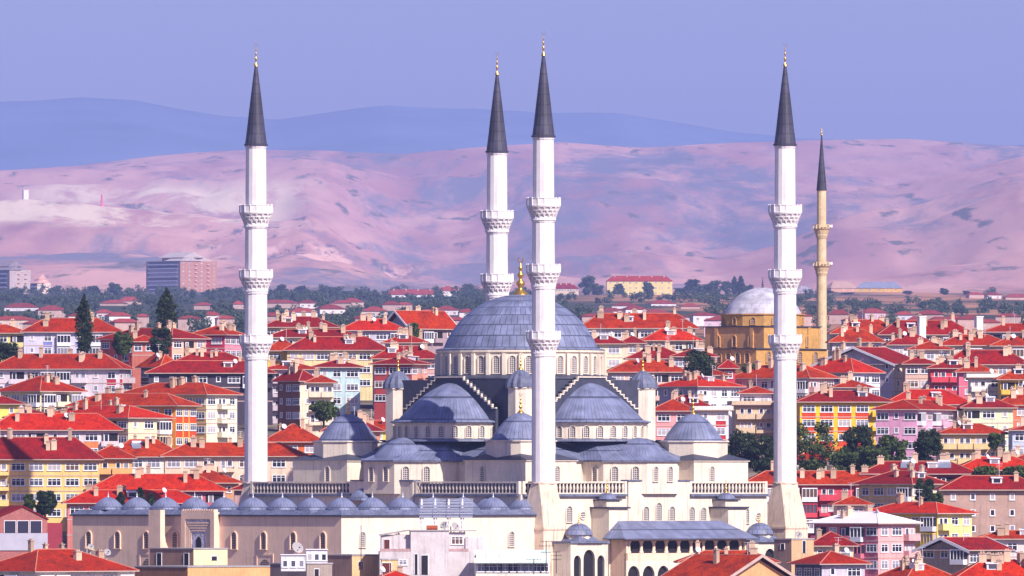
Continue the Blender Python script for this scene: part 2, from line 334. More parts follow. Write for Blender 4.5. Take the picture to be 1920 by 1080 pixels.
def terrain():
    b = MB(); nu = 300
    rows = [-300, 0, 300, 800, 1300, 1700]
    y = 1800
    while y < 2700: rows.append(y); y += 45
    while y < Md(9300): rows.append(y); y *= 1.045
    while y < Md(20500): rows.append(y); y += 135
    rows += [Md(21000), Md(22000), Md(23000)]
    for Y in rows:
        wdt = 0.085*max(Y, 0)+260
        for i in range(nu+1):
            X = (2*i/nu-1)*wdt
            b.v.append((X, Y, ground_z(X, Y)))
    k = nu+1
    for j in range(len(rows)-1):
        for i in range(nu):
            b.f.append((j*k+i, j*k+i+1, (j+1)*k+i+1, (j+1)*k+i)); b.m.append(0); b.sm.append(True); b.uv.append([(0,0)]*4)
    m, t, bs = newmat('dry_hillside'); N = t.nodes; L = t.links
    geo = N.new('ShaderNodeNewGeometry')
    def ramp(scale, sx, sy, lo, hi, det=8, rough=0.6, w=0.0, dist=0.0):
        mp = N.new('ShaderNodeMapping'); mp.inputs['Scale'].default_value = (sx, sy, sx); mp.inputs['Location'].default_value = (w, w, w)
        L.new(geo.outputs['Position'], mp.inputs['Vector'])
        nz = N.new('ShaderNodeTexNoise'); nz.inputs['Scale'].default_value = scale; nz.inputs['Detail'].default_value = det; nz.inputs['Roughness'].default_value = rough
        nz.inputs['Distortion'].default_value = dist
        L.new(mp.outputs[0], nz.inputs['Vector'])
        mr = N.new('ShaderNodeMapRange'); mr.interpolation_type = 'SMOOTHSTEP'
        mr.inputs['From Min'].default_value = lo; mr.inputs['From Max'].default_value = hi
        L.new(nz.outputs['Fac'], mr.inputs['Value'])
        return mr.outputs[0]
    def mix(fac, a, c):
        mx = N.new('ShaderNodeMix'); mx.data_type = 'RGBA'
        L.new(fac, mx.inputs[0])
        for k_, v in ((6, a), (7, c)):
            if isinstance(v, tuple): mx.inputs[k_].default_value = (*v, 1)
            else: L.new(v, mx.inputs[k_])
        return mx.outputs[2]
    sp0 = N.new('ShaderNodeSeparateXYZ'); L.new(geo.outputs['Position'], sp0.inputs[0])
    def band0(lo, hi, soft, ax):
        o_ = []
        for a_, f_, t_ in ((lo, 0, 1), (hi, 1, 0)):
            q_ = N.new('ShaderNodeMapRange'); q_.interpolation_type = 'SMOOTHSTEP'; q_.inputs['From Min'].default_value = a_-soft; q_.inputs['From Max'].default_value = a_+soft
            q_.inputs['To Min'].default_value = f_; q_.inputs['To Max'].default_value = t_; L.new(sp0.outputs[ax], q_.inputs['Value']); o_.append(q_.outputs[0])
        mu = N.new('ShaderNodeMath'); mu.operation = 'MULTIPLY'; L.new(o_[0], mu.inputs[0]); L.new(o_[1], mu.inputs[1]); return mu.outputs[0]
    def mul3(*a):
        x = a[0]
        for y in a[1:]:
            mu = N.new('ShaderNodeMath'); mu.operation = 'MULTIPLY'; L.new(x, mu.inputs[0]); L.new(y, mu.inputs[1]); x = mu.outputs[0]
        return x
    soil = mix(ramp(1, 0.0011, 0.00010, 0.38, 0.62), (0.42, 0.20, 0.21), (0.62, 0.34, 0.31))
    grit = ramp(1, 0.011, 0.0010, 0.35, 0.65, 6)
    soil = mix(grit, soil, mix(ramp(1, 0.0034, 0.0003, 0.4, 0.6), (0.38, 0.19, 0.21), (0.64, 0.36, 0.32)))
    scrub = ramp(1, 0.0018, 0.00015, 0.48, 0.60, 12, 0.72, 11.0, 0.3)
    dots = ramp(1, 0.016, 0.0017, 0.58, 0.68, 5, 0.6, 5.0)
    c = mix(scrub, soil, (0.20, 0.18, 0.24))
    c = mix(dots, c, (0.16, 0.13, 0.13))
    gul = mul3(ramp(1, 0.02, 0.0004, 0.48, 0.62, 6, 0.6, 3.0), band0(-480, -160, 60, 'X'), band0(Md(11200), Md(13700), 450, 'Y'))
    c = mix(gul, c, (0.72, 0.43, 0.38))
    gud = mul3(ramp(1, 0.024, 0.0005, 0.54, 0.62, 8, 0.7, 13.0), band0(-500, -150, 60, 'X'), band0(Md(11000), Md(13800), 450, 'Y'))
    c = mix(gud, c, (0.17, 0.13, 0.17))
    # pale quarry benches on the hill to the left
    sp = N.new('ShaderNodeSeparateXYZ'); L.new(geo.outputs['Position'], sp.inputs[0])
    def band(sock, lo, hi, soft):
        a = N.new('ShaderNodeMapRange'); a.interpolation_type = 'SMOOTHSTEP'; a.inputs['From Min'].default_value = lo-soft; a.inputs['From Max'].default_value = lo+soft
        L.new(sock, a.inputs['Value'])
        d = N.new('ShaderNodeMapRange'); d.interpolation_type = 'SMOOTHSTEP'; d.inputs['From Min'].default_value = hi-soft; d.inputs['From Max'].default_value = hi+soft
        d.inputs['To Min'].default_value = 1; d.inputs['To Max'].default_value = 0
        L.new(sock, d.inputs['Value'])
        mu = N.new('ShaderNodeMath'); mu.operation = 'MULTIPLY'; L.new(a.outputs[0], mu.inputs[0]); L.new(d.outputs[0], mu.inputs[1])
        return mu.outputs[0]
    def mul(a, d):
        mu = N.new('ShaderNodeMath'); mu.operation = 'MULTIPLY'; L.new(a, mu.inputs[0]); L.new(d, mu.inputs[1]); return mu.outputs[0]
    q = mul(mul(band(sp.outputs['X'], -980, -430, 80), band(sp.outputs['Y'], Md(12900), Md(16600), 450)), ramp(1, 0.0055, 0.0005, 0.42, 0.56, 10, 0.7, 2.0, 0.4))
    c = mix(q, c, (0.78, 0.60, 0.46))
    # city ground near the camera
    near = N.new('ShaderNodeMapRange'); near.inputs['From Min'].default_value = 3000; near.inputs['From Max'].default_value = 4200
    L.new(sp.outputs['Y'], near.inputs['Value'])
    city = mix(ramp(1, 0.05, 0.05, 0.4, 0.6), (0.10, 0.08, 0.07), (0.24, 0.19, 0.15))
    belt = N.new('ShaderNodeMapRange'); belt.inputs['From Min'].default_value = Md(8600); belt.inputs['From Max'].default_value = Md(9800)
    L.new(sp.outputs['Y'], belt.inputs['Value'])
    bcol = mix(mul3(ramp(1, 0.008, 0.0012, 0.42, 0.58), band0(60, 9000, 80, 'X')), (0.055, 0.06, 0.045), (0.42, 0.20, 0.12))
    c = mix(near.outputs[0], city, mix(belt.outputs[0], bcol, c))
    L.new(c, bs.inputs['Base Color']); bs.inputs['Roughness'].default_value = 1.0; bs.inputs['Specular IOR Level'].default_value = 0.0
    tag(b.build('terrain', m), 'dry pinkish hills and city slope the town stands on', 'ground', kind='structure')
terrain()

def mountains():
    prof = [(-1500,230),(-600,205),(0,193),(150,184),(250,188),(330,203),(420,216),(520,222),(620,212),(720,200),(900,206),(1000,212),(1160,208),(1260,226),(1380,248),(1500,262),(1650,270),(1920,275),(2300,250),(2600,215),(3500,240)]
    b = MB(); rows = [(Md(d), k) for d, k in ((22500, 0.2), (23500, 0.55), (24500, 0.8), (25300, 0.93), (26000, 1.0), (27000, 0.9), (28500, 0.5))]
    nu = 260
    for Y, k in rows:
        for i in range(nu+1):
            px = -1500+5000*i/nu
            X = X_(px, Md(26000))*Y/Md(26000)
            z = Z_(lerp_tab(prof, px), Md(26000))*k + 16*noise.fractal(Vector((X*0.0012, Y*0.0006, 1)), 1, 2, 5)
            b.v.append((X, Y, z))
    for j in range(len(rows)-1):
        for i in range(nu):
            o = j*(nu+1)+i
            b.f.append((o, o+1, o+nu+2, o+nu+1)); b.m.append(0); b.sm.append(True); b.uv.append([(0,0)]*4)
    tag(b.build('mountains', plain('hazed_blue_rock', (0.145, 0.19, 0.33), 1.0, 0.25, 0.002, spec=0)), 'distant blue mountain range', 'mountains', kind='structure')  # blue of the distant air is put into the rock colour
mountains()

# ------------------------------------------------------------------ the air
def haze():
    b = MB(); b.box(-9000, 9000, -900, 46000, -70, 1420)
    m = bpy.data.materials.new('haze_air'); m.use_nodes = True; t = m.node_tree
    t.nodes.remove(t.nodes['Principled BSDF'])
    v = t.nodes.new('ShaderNodeVolumePrincipled')
    v.inputs['Color'].default_value = (0.40, 0.50, 1.0, 1); v.inputs['Density'].default_value = 3.2e-5
    t.links.new(v.outputs[0], t.nodes['Material Output'].inputs['Volume'])
    tag(b.build('haze', m), 'pale violet haze filling the air over the town', 'haze', kind='stuff')
haze()
# ------------------------------------------------------------------ arched lattice windows
def arch_pts(w, h, n=8, pointed=0.0):
    r = w/2; pts = [(-r, 0)]
    for i in range(n+1):
        a = PI-PI*i/n
        z = (h-r*(1+pointed))+r*math.sin(a)*(1+pointed)
        pts.append((r*math.cos(a), z))
    pts.append((r, 0)); return pts
AWIN = {}
def awin_mesh(w, h, fr, frame_mat, latt_mat, dep=0.24):
    key = (round(w,2), round(h,2), fr, frame_mat.name, latt_mat.name)
    if key in AWIN: return AWIN[key]
    b = MB(); i_ = arch_pts(w, h); o_ = arch_pts(w+2*fr, h+fr)
    n = len(i_)
    for k in range(n-1):
        b.add([(o_[k][0],-dep,o_[k][1]),(o_[k+1][0],-dep,o_[k+1][1]),(i_[k+1][0],-dep,i_[k+1][1]),(i_[k][0],-dep,i_[k][1])], [(0,1,2,3)])
        b.add([(o_[k][0],-dep,o_[k][1]),(o_[k+1][0],-dep,o_[k+1][1]),(o_[k+1][0],.1,o_[k+1][1]),(o_[k][0],.1,o_[k][1])], [(0,1,2,3)])
        b.add([(i_[k][0],-dep,i_[k][1]),(i_[k+1][0],-dep,i_[k+1][1]),(i_[k+1][0],.1,i_[k+1][1]),(i_[k][0],.1,i_[k][1])], [(0,1,2,3)])
    b.box(-w/2-fr*1.4, w/2+fr*1.4, -dep-0.05, .1, -0.14, -0.003)
    p = MB(); p.slabx(i_, -0.045, .1)
    AWIN[key] = (b.mesh('window', frame_mat), p.mesh('lattice', latt_mat)); return AWIN[key]
def awin(parent, x, y, z, ang, w, h, fr=0.16, fm=None, lm=None):
    a, p = awin_mesh(w, h, fr, fm or M_STONE, lm or M_LATT)
    o = put('window', a, parent, (x, y, z), ang+PI/2); put('lattice', p, o)
    return o
def finial_mb(r, h, base=True):                     # alem: stacked bulbs ending in a small crescent
    b = MB()
    pr = [(r*1.0,0),(r*0.9,h*.05),(r*0.35,h*.14),(r*0.22,h*.22),(r*0.50,h*.28),(r*0.5,h*.34),(r*0.2,h*.40),(r*0.16,h*.46),(r*0.38,h*.51),(r*0.36,h*.56),(r*0.13,h*.61),(r*0.12,h*.66),(r*0.26,h*.70),(r*0.22,h*.74),(r*0.08,h*.79),(0.02,h*.88)]
    b.lathe(pr, 10)
    cr = []; n = 10
    for i in range(n+1):
        a = R(-240)+R(300)*i/n; cr.append((math.cos(a)*h*.07, h*.94+math.sin(a)*h*.07))
    for p, q in zip(cr, cr[1:]): b.tube((p[0],0,p[1]), (q[0],0,q[1]), max(0.03, r*0.06), 4)
    return b
def dome_prof(r, h, n=8, flat=0.0):
    if h < r:
        Rs = (r*r+h*h)/(2*h); zc = h-Rs; a0 = math.asin(-zc/Rs) if Rs > 0 else 0
        return [(Rs*math.cos(a0+(PI/2-a0)*i/n) if i < n else 0.01, zc+Rs*math.sin(a0+(PI/2-a0)*i/n)) for i in range(n+1)]
    return [(r*math.cos(PI/2*i/n) if i < n else 0.01, h*math.sin(PI/2*i/n)) for i in range(n+1)]
def ogee(r, h, p=1.5, n=9): return [(r*(1-i/n) if i < n else 0.01, h*(1-(1-i/n)**p)) for i in range(n+1)]
def shift(prof, dz): return [(r, z+dz) for r, z in prof]

# ------------------------------------------------------------------ minarets of the great mosque
def minaret(px, D, label, angles=(0,)):
    t = thing('minaret', label, 'minaret', (X_(px, D), D, 0), R(4), 'four tall white minarets of the great mosque')
    n = 16
    b = MB()
    b.lathe([(2.10,0.2),(2.06,22.4),(2.2,22.5),(2.2,22.9),(2.08,23.0),(2.02,34.3),(2.16,34.4),(2.16,34.8),(2.02,34.9),(1.97,46.1),(2.1,46.2),(2.1,46.6),(1.93,46.7),(1.83,60.6),(1.95,60.8),(1.95,61.15)], n, smooth=False)
    b.build('shaft', M_MARBLE, t)
    for zt in (26.9, 38.7, 50.4):
        w = MB()                                     # stalactite corbels
        w.lathe([(2.05,zt-4.0),(2.25,zt-3.9),(2.15,zt-3.3)], 20, smooth=False)
        for tier, (r0, r1, z0, z1) in enumerate(((2.1,2.42,zt-3.45,zt-2.75),(2.3,2.68,zt-2.85,zt-2.2),(2.5,2.95,zt-2.3,zt-1.55))):
            w.lathe([(r0-.12,z0),(r1-.22,z1),(r1+.05,z1),(r1+.05,z1+.12),(1.9,z1+.12)], 24, smooth=False)
            for i in range(16):
                a = 2*PI*(i+0.5*(tier % 2))/16; u = (math.cos(a), math.sin(a)); v = (-u[1], u[0]); hw = 0.24
                ps = [(r0-.1, -hw*.5, z0-.12),(r0-.1, hw*.5, z0-.12),(r0+.08, 0, z0-.12),(r1+.02, -hw, z1),(r1+.02, hw, z1),(r0-.1,-hw,z1),(r0-.1,hw,z1)]
                w.add([(p[0]*u[0]+p[1]*v[0], p[0]*u[1]+p[1]*v[1], p[2]) for p in ps], [(0,2,3,5),(2,1,6,4),(2,4,3),(0,1,2),(3,4,6,5),(0,5,6,1)])
        bal = w.build('balcony', M_MARBLE, t)
        q = MB()
        q.lathe([(1.9,zt-1.45),(3.05,zt-1.45),(3.08,zt-1.25),(3.0,zt-1.2),(2.98,zt-.12),(3.08,zt-.08),(3.08,zt),(2.86,zt),(2.86,zt-1.1),(1.9,zt-1.1)], n, smooth=False)
        for i in range(n):
            a = 2*PI*i/n; q.box(2.97*math.cos(a)-.09, 2.97*math.cos(a)+.09, 2.97*math.sin(a)-.09, 2.97*math.sin(a)+.09, zt-1.3, zt+.14)
        q.build('parapet', M_MARBLE, bal)
        dv = MB(); dv.slabx(arch_pts(0.75, 1.9), -2.03, -1.7)
        dv.build('balcony_door', M_VOID, bal, (0, 0, zt-1.1), R(150))
    s = MB(); s.lathe([(1.9,61.15),(2.16,61.15),(2.16,61.4),(1.95,61.5)], n, smooth=False)
    s.lathe([(1.98,61.45),(1.62,64.2),(1.3,67.1),(0.95,70.0),(0.6,72.9),(0.24,75.6)], n, smooth=False, vs=0.55)
    s.build('spire', M_SPIRE, t)
    finial_mb(0.42, 4.2).build('finial', M_GOLD, t, (0,0,75.5), R(-4))
    p = MB(); p.lathe([(3.0,-8.0),(2.16,0.1),(2.2,0.35)], 8, smooth=False, off=0)
    p = MB()
    for k in range(4):                               # square foot turning into the round shaft
        a = PI/2*k
        def pt(r, an, z): return (r*math.cos(an), r*math.sin(an), z)
        c0, c1 = a-PI/4, a+PI/4
        p.add([pt(4.15,c0,-7.6), pt(4.15,c1,-7.6), pt(2.32,a+R(26),.1), pt(2.32,a-R(26),.1)], [(0,1,2,3)])
        p.add([pt(4.15,c1,-7.6), pt(2.32,a+PI/2-R(26),.1), pt(2.32,a+R(26),.1)], [(0,1,2)])
    p.lathe([(2.34,.08),(2.34,.3),(2.0,.35)], 16, smooth=False)
    o = p.build('flared_foot', M_STAIN, t, (0,0,0), R(-4+45+angles[0]))
    g = MB(); s4 = 4.15*.7071
    g.box(-s4-.12, s4+.12, -s4-.12, s4+.12, -8.0, -7.603)
    g.box(-s4+.03, s4-.03, -s4+.03, s4-.03, -26, -8.003)
    g.build('base_block', M_STAIN, t, (0,0,0), R(-4+angles[0]+45))
    return t
minaret(480, 2104, 'leftmost tall white minaret with dark spire, above a dark balustrade and red roofs', (0,))
minaret(1019, 2052, 'tallest looking white minaret with dark spire, standing in front of the great grey dome')
minaret(932, 2147.5, 'white minaret with dark spire half hidden behind the great grey dome')
minaret(1472, 2104, 'white minaret with dark spire beside the ochre domed mosque, three balconies')

# ------------------------------------------------------------------ the great mosque
MQ = thing('mosque', 'great domed mosque of cream stone with blue grey lead domes and half domes', 'mosque', (X_(976, 2100), 2100, 0), R(-45))
T_ = 34.5
def around(o, ks=(1,2,3)):
    for k in ks: copy_tree(o, MQ).rotation_euler = (0, 0, k*PI/2)
# main dome and drum
b = MB(); b.lathe(shift(dome_prof(13.9, 9.7, 10), 24.55), 64, nu=64, vs=0.42)
b.lathe([(13.9,24.56),(15.25,24.3),(15.3,24.1),(14.9,24.05)], 64, nu=48, vs=.5)
md = b.build('main_dome', M_LEAD, MQ)
f = finial_mb(1.55, 6.8); f.build('finial', M_GOLD, md, (0,0,34.1), R(45))
b = MB(); b.lathe([(15.0,18.5),(15.0,23.5),(15.35,23.7),(15.35,24.05),(14.5,24.06)], 32, smooth=False)
for i in range(32):
    a = 2*PI*i/32; u = (math.cos(a), math.sin(a)); v = (-u[1], u[0])
    ps = [(15.5, -.32), (15.5, .32), (14.8, .32), (14.8, -.32)]
    b.prism([(p[0]*u[0]+p[1]*v[0], p[0]*u[1]+p[1]*v[1]) for p in ps], 18.6, 23.45)
dr = b.build('dome_drum', M_STONE, MQ)
for i in range(32):
    a = 2*PI*(i+.5)/32; rr = 15.0*math.cos(PI/32)
    awin(dr, rr*math.cos(a), rr*math.sin(a), 19.9, a, 1.12, 3.1, 0.14)
b = MB(); b.lathe([(14.9,19.75),(17.2,19.15),(17.3,18.9),(14.9,18.8)], 32, smooth=False)
b.build('drum_skirt_roof', M_LEADD, MQ)
b = MB(); b.box(-16.6,16.6,-16.6,16.6,3.0,18.75)
b.build('dome_cube', M_LEADD, MQ)
# one side (faces local -y), then turned round for the other three
steps = [(3.6, 19.1)]
NS = 9
for i in range(NS): steps.append((3.6+0.9*(i+1), 19.1-0.62*(i+1)))
right = [(3.6,19.1)]
for i in range(NS):
    w_, z_ = steps[i]; right += [(w_, steps[i+1][1]), (steps[i+1][0], steps[i+1][1])]
poly = [(-x, z) for x, z in right[::-1]] + right + [(right[-1][0], 7.5), (-right[-1][0], 7.5)]
b = MB(); b.slabx(poly, -18.0, -16.62)
sa = b.build('stepped_arch', M_LEADD, MQ)
b = MB()
for i in range(NS+1):
    w0 = 0 if i == 0 else steps[i-1][0]; w1, z1 = steps[i]
    for sg in (-1, 1):
        xa, xb = sorted((sg*(w0 if i else 0), sg*(w1+.14)))
        b.box(xa, xb, -18.22, -17.75, z1, z1+.22)
        if i < NS:
            xa, xb = sorted((sg*(w1-.16), sg*(w1+.14))); b.box(xa, xb, -18.19, -17.78, steps[i+1][1]+.263, z1-.003)
b.build('coping', M_STONE, sa)
around(sa)
hc = (0, -16.6)
b = MB(); b.lathe(shift(ogee(10.3, 6.9, 1.68, 10), 11.5), 44, -PI, 0, hc, nu=44, vs=.17)
b.lathe([(10.4,11.52),(11.6,11.25),(11.65,11.0),(10.9,10.98)], 30, -PI, 0, hc, nu=30, vs=.5)
hd = b.build('half_dome', M_LEAD, MQ); around(hd)
b = MB(); b.lathe([(11.0,7.6),(11.0,10.7),(11.3,10.85),(11.3,10.97),(10.4,10.99)], 14, -PI, 0, hc, smooth=False)
ew = b.build('half_dome_wall', M_STONE, MQ)
for i in range(14):
    a = -PI+PI*(i+.5)/14; rr = 11.0*math.cos(PI/28)
    awin(ew, hc[0]+rr*math.cos(a), hc[1]+rr*math.sin(a), 8.35, a, 0.95, 2.05, 0.13)
around(ew)
b = MB(); b.lathe([(10.6,8.25),(12.1,7.9),(12.2,7.65),(10.8,7.6)], 28, -PI, 0, hc, m=0, smooth=False)
b.add([(-19,-25.7,4.35),(19,-25.7,4.35),(19,-16.6,8.0),(-19,-16.6,8.0)], [(0,1,2,3)], 1, [[(-26,.1),(26,.1),(26,1.9),(-26,1.9)]])
b.add([(-19,-25.7,4.2),(19,-25.7,4.2),(19,-25.7,4.35),(-19,-25.7,4.35)], [(0,1,2,3)])
b.box(-19,19,-25.6,-24.9,4.05,4.2)
ar = b.build('aisle_roof', [M_LEADP, M_LEAD], MQ); around(ar)
b = MB(); b.box(-19,19,-25.0,-16.7,-1.7,4.1)
aw = b.build('aisle_wall', M_STONE, MQ)
for x in (-16.5, -13.6, 13.6, 16.5): awin(aw, x, -25.0, 0.6, -PI/2, 1.05, 2.5, 0.15)
around(aw)
ec = (0, -26.3); A8 = 9.4; r8 = A8/math.cos(PI/8)
def oct_half(r): return [(ec[0]+r*math.cos(-PI-PI/8+PI/4*k), ec[1]+r*math.sin(-PI-PI/8+PI/4*k)) for k in range(6)]
b = MB(); pl = oct_half(r8); b.prism(pl, -1.7, 3.95)
b.prism([(x*1.02, ec[1]+(y-ec[1])*1.02) for x, y in pl], 3.95, 4.25)
lw = b.build('exedra_wall', M_STONE, MQ)
for k in range(1, 4+1):
    a = -PI-PI/8+PI/4*(k-.5)
    if k == 0 or k == 5: continue
    u = (math.cos(a), math.sin(a)); v = (-u[1], u[0])
    for q in (-1.85, 1.85):
        awin(lw, ec[0]+A8*u[0]+q*v[0], ec[1]+A8*u[1]+q*v[1], 0.55, a, 1.1, 2.6, 0.15)
around(lw)
b = MB(); lo = oct_half(r8*1.05); hi = [(x*.55, ec[1]+4.5+(y-ec[1])*.5) for x, y in oct_half(r8)]
for k in range(5):
    b.add([(*lo[k],4.3),(*lo[k+1],4.3),(*hi[k+1],7.7),(*hi[k],7.7)], [(0,1,2,3)], 1, [[(0,.1),(10,.1),(8,1.9),(2,1.9)]])
    b.add([(*lo[k],4.28),(*lo[k+1],4.28),(*lo[k+1],4.0),(*lo[k],4.0)], [(0,1,2,3)])
b.add([(*p,7.7) for p in hi], [tuple(range(6))]); b.add([(*p,4.0) for p in lo], [tuple(range(6))])
er = b.build('exedra_roof', [M_LEADP, M_LEAD], MQ)
b = MB(); b.lathe(shift(ogee(5.9, 4.0, 1.9, 8), 4.35), 28, -PI, 0, (0, -29.6), nu=28, vs=.25)
b.build('exedra_dome', M_LEAD, er); around(er)
# corner pavilions
cs = 22.0
b = MB(); b.box(cs-7,cs+7,-cs-7,-cs+7,-1.7,4.1); b.box(cs-7.25,cs+7.25,-cs-7.25,-cs+7.25,4.1,4.3)
cb = b.build('corner_block', M_STONE, MQ)
for x in (cs-2.5,): awin(cb, x, -cs-7, 0.2, -PI/2, 1.1, 3.0, .16); awin(cb, cs+7, -cs+2.0, 0.2, 0, 1.1, 3.0, .16)
q = MB(); q.lathe([(10.4,4.3),(5.6,5.6),(5.2,5.6)], 4, smooth=False, c=(cs,-cs), off=PI/4); q.build('shed_roof', M_LEADD, cb)
r5 = 5.75/math.cos(PI/8)
q = MB(); q.lathe([(r5,4.0),(r5,7.45),(r5+.3,7.6),(r5+.3,7.8),(4,7.81)], 8, smooth=False, c=(cs,-cs), off=0)
q.build('corner_drum', M_STONE, cb)
q = MB(); q.lathe(shift(ogee(5.35,4.8,1.9,9),7.95), 40, nu=40, vs=.25); q.lathe([(5.35,7.96),(6.0,7.8),(6.05,7.6)], 32, nu=28)
cd = q.build('corner_dome', M_LEAD, cb, (cs,-cs,0)); finial_mb(0.6,3.5).build('finial', M_GOLD, cd, (0,0,12.65), R(45))
around(cb)
b = MB(); r2 = 2.42
b.lathe([(r2,7.8),(r2,17.0),(r2+.2,17.1),(r2+.2,17.3),(1,17.31)], 8, smooth=False, c=(15.6,-15.6), off=PI/8)
wt = b.build('weight_tower', M_STONE, MQ)
q = MB(); n = 24; prof = [(2.66,17.33),(2.55,18.1),(2.2,18.9),(1.6,19.6),(0.9,20.15),(0.35,20.5),(0.01,20.75)]
for j in range(len(prof)-1):
    for i in range(n):
        def rp(k, jj): 
            r_, z_ = prof[jj]; kk = 1.05 if k % 2 else 0.95
            a = 2*PI*k/n; return (r_*kk*math.cos(a), r_*kk*math.sin(a), z_)
        q.add([rp(i,j), rp(i+1,j), rp(i+1,j+1), rp(i,j+1)], [(0,1,2,3)], 0, [[(0.5,0.5)]*4])
tc_ = q.build('tower_cap', M_LEADP, wt, (15.6,-15.6,0)); finial_mb(0.42,2.9).build('finial', M_GOLD, tc_, (0,0,20.5), R(45))
around(wt)
# terrace
b = MB(); b.box(-T_,T_,-T_,28.3,-26,-1.75)
tw = b.build('terrace_wall', M_STONE, MQ)
b = MB()
b.box(-7.8,7.8,-T_-.4,-T_+1.2,-26,.55); b.box(-8.0,8.0,-T_-.6,-T_+1.4,.553,.8, 1)
bay = b.build('terrace_bay', [M_STONE, M_LEADP], MQ); around(bay, (1, 3))
BALU = MB(); BALU.lathe([(.16,0),(.2,.1),(.13,.3),(.27,.75),(.25,1.0),(.14,1.45),(.2,1.62),(.16,1.72)], 6); BALU = BALU.mesh('baluster', M_STONE)
for k in (0, 1, 3):
    for s0, s1 in ((-27.8 if k == 3 else -33.9,-8.3),(8.3,27.8 if k == 1 else 33.9)):
        b = MB()
        b.box(s0,s1,-T_-.15,-T_+.35,-1.72,-1.5); b.box(s0,s1,-T_-.2,-T_+.4,.24,.5)
        for e in (s0,s1): b.box(e-.3,e+.3,-T_-.23,-T_+.43,-1.73,.53)
        b.box(s0-.2,s1+.2,-T_-.6,-T_+.0,-2.15,-1.76, 1)
        b.box(s0,s1,-T_+.9,-T_+1.2,-1.74,.15, 2)  # dark strip added behind the balusters, standing in for shade in the gaps
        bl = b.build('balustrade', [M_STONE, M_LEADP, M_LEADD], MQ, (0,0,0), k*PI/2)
        if k in (0, 1):
            n = int((s1-s0)/.88)
            for i in range(n): put('baluster', BALU, bl, (s0+(s1-s0)*(i+.5)/n, -T_+.1, -1.5))
def TW(px, m=T_): return (px-976)/7.42-m          # tangent coordinate on the right (+x) face
def side_win(parent, px, ytop, ybot, w, m=T_, fm=None):
    z0 = (HY-ybot)/10.5; awin(parent, m, TW(px, m), z0, 0, w, (ybot-ytop)/10.5, .18, fm)
for px, a_, c_ in ((1065,949,978),(1296,951,976),(1318,952,976),(1400,953,981)): side_win(tw, px, a_, c_, 1.35)
for px, a_, c_ in ((1209,950,976),(1233,943,976),(1258,950,976)): side_win(bay if False else tw, px, a_, c_, 1.4, T_+.4)
def round_win(px, y):
    b = MB(); b.lathe([(0.02,.06),(.62,.06)], 16, m=1); b.lathe([(.62,0),(.62,.16),(.8,.16),(.8,0)], 16)
    o = b.build('round_window', [M_STONE, M_LATT], tw, (T_, TW(px), (HY-y)/10.5)); o.rotation_euler = (0, PI/2, 0)
round_win(1091, 966); round_win(1424, 969)
for px in (1140, 1365):                              # turrets on the lit terrace wall
    s0 = (px-976)/7.42-39
    b = MB(); b.box(T_-.5,39,s0,s0+4.7,-26,-4.3); b.box(T_-.4,37.6,s0+.8,s0+4.1,-4.0,-2.9)
    tr = b.build('turret', M_STONE, MQ)
    q = MB(); q.box(T_-.6,39.4,s0-.35,s0+5.05,-4.3,-4.0); q.box(T_-.6,37.9,s0+.5,s0+4.4,-2.9,-2.65); q.build('lead_ledge', M_LEADD, tr)
    q = MB(); q.lathe(shift(dome_prof(1.75,1.2,5),-2.65), 20, nu=16); d_ = q.build('turret_dome', M_LEAD, tr, (36.2, s0+2.4, 0))
    finial_mb(.35,2.3).build('finial', M_GOLD, d_, (0,0,-1.5), R(45))
# loggia with lean-to lead roof
s0, s1 = -16.6, 13.6
b = MB(); b.box(39.05,42.4,s0+.4,s1,-26,-9.7,1); 
b.box(42.4,43,s0,s1,-13.5,-12.2)
b.box(39.05,43,s0,s0+.4,-26,-9.7); b.box(39.05,43,s1,s1+.4,-26,-9.7)
b.box(42.4,43,s0,s1,-10.0,-9.72)
lg = b.build('loggia', [M_STONE2, M_VOID], MQ)
q = MB(); n = 9
for i in range(n+1):
    y = s0+.9+(s1-s0-1.8)*i/n; q = MB(); q.lathe([(.42,-12.2),(.42,-11.9),(.3,-11.8),(.28,-10.5),(.5,-10.1),(.5,-10.0)], 8, c=(0,0)); q.build('column', M_STONE2, lg, (42.7, y, 0))
q = MB(); ya, yb = s0-2.0, s1+2.0
q.add([(44.6,ya,-9.6),(44.6,yb,-9.6),(39.0,yb-4,-6.5),(39.0,ya+4,-6.5),(39.0,ya,-9.6),(39.0,yb,-9.6)], [(0,1,2,3),(0,3,4),(1,5,2)], 1, [[(0,.1),(42,.1),(37,1.9),(5,1.9)],[(0,.1),(5,1.9),(7,.1)],[(0,.1),(7,.1),(5,1.9)]])
q.box(39.0,44.55,ya+.05,yb-.05,-9.75,-9.603)
q.build('lean_to_roof', [M_LEADP, M_LEAD], lg)
q = MB(); n = 8                                       # arcade below the loggia
for i in range(n):
    w_ = (s1-s0)/n; yc = s0+w_*(i+.5)
    ow = w_*.5-.35; pts = arch_pts(2*ow, 4.0, 8, .25)
    prev = None
    outl = [(-w_/2,-22)]+[(-w_/2,-13.5),(w_/2,-13.5),(w_/2,-22)]
    inn = [(x, z-18.4) for x, z in pts]
    vs = [(43-.01, yc+x, z) for x, z in inn]
    for k in range(len(vs)-1):
        a_, c_ = vs[k], vs[k+1]
        q.add([a_, c_, (43-.01, c_[1], -13.503), (43-.01, a_[1], -13.503)], [(0,1,2,3)])
        q.add([a_, c_, (42.45, c_[1], c_[2]), (42.45, a_[1], a_[2])], [(0,1,2,3)])
    q.box(42.45,42.985,yc-w_/2,yc-ow,-26,-13.503); q.box(42.45,42.985,yc+ow,yc+w_/2,-26,-13.503)
q.build('arcade', M_STONE, lg)
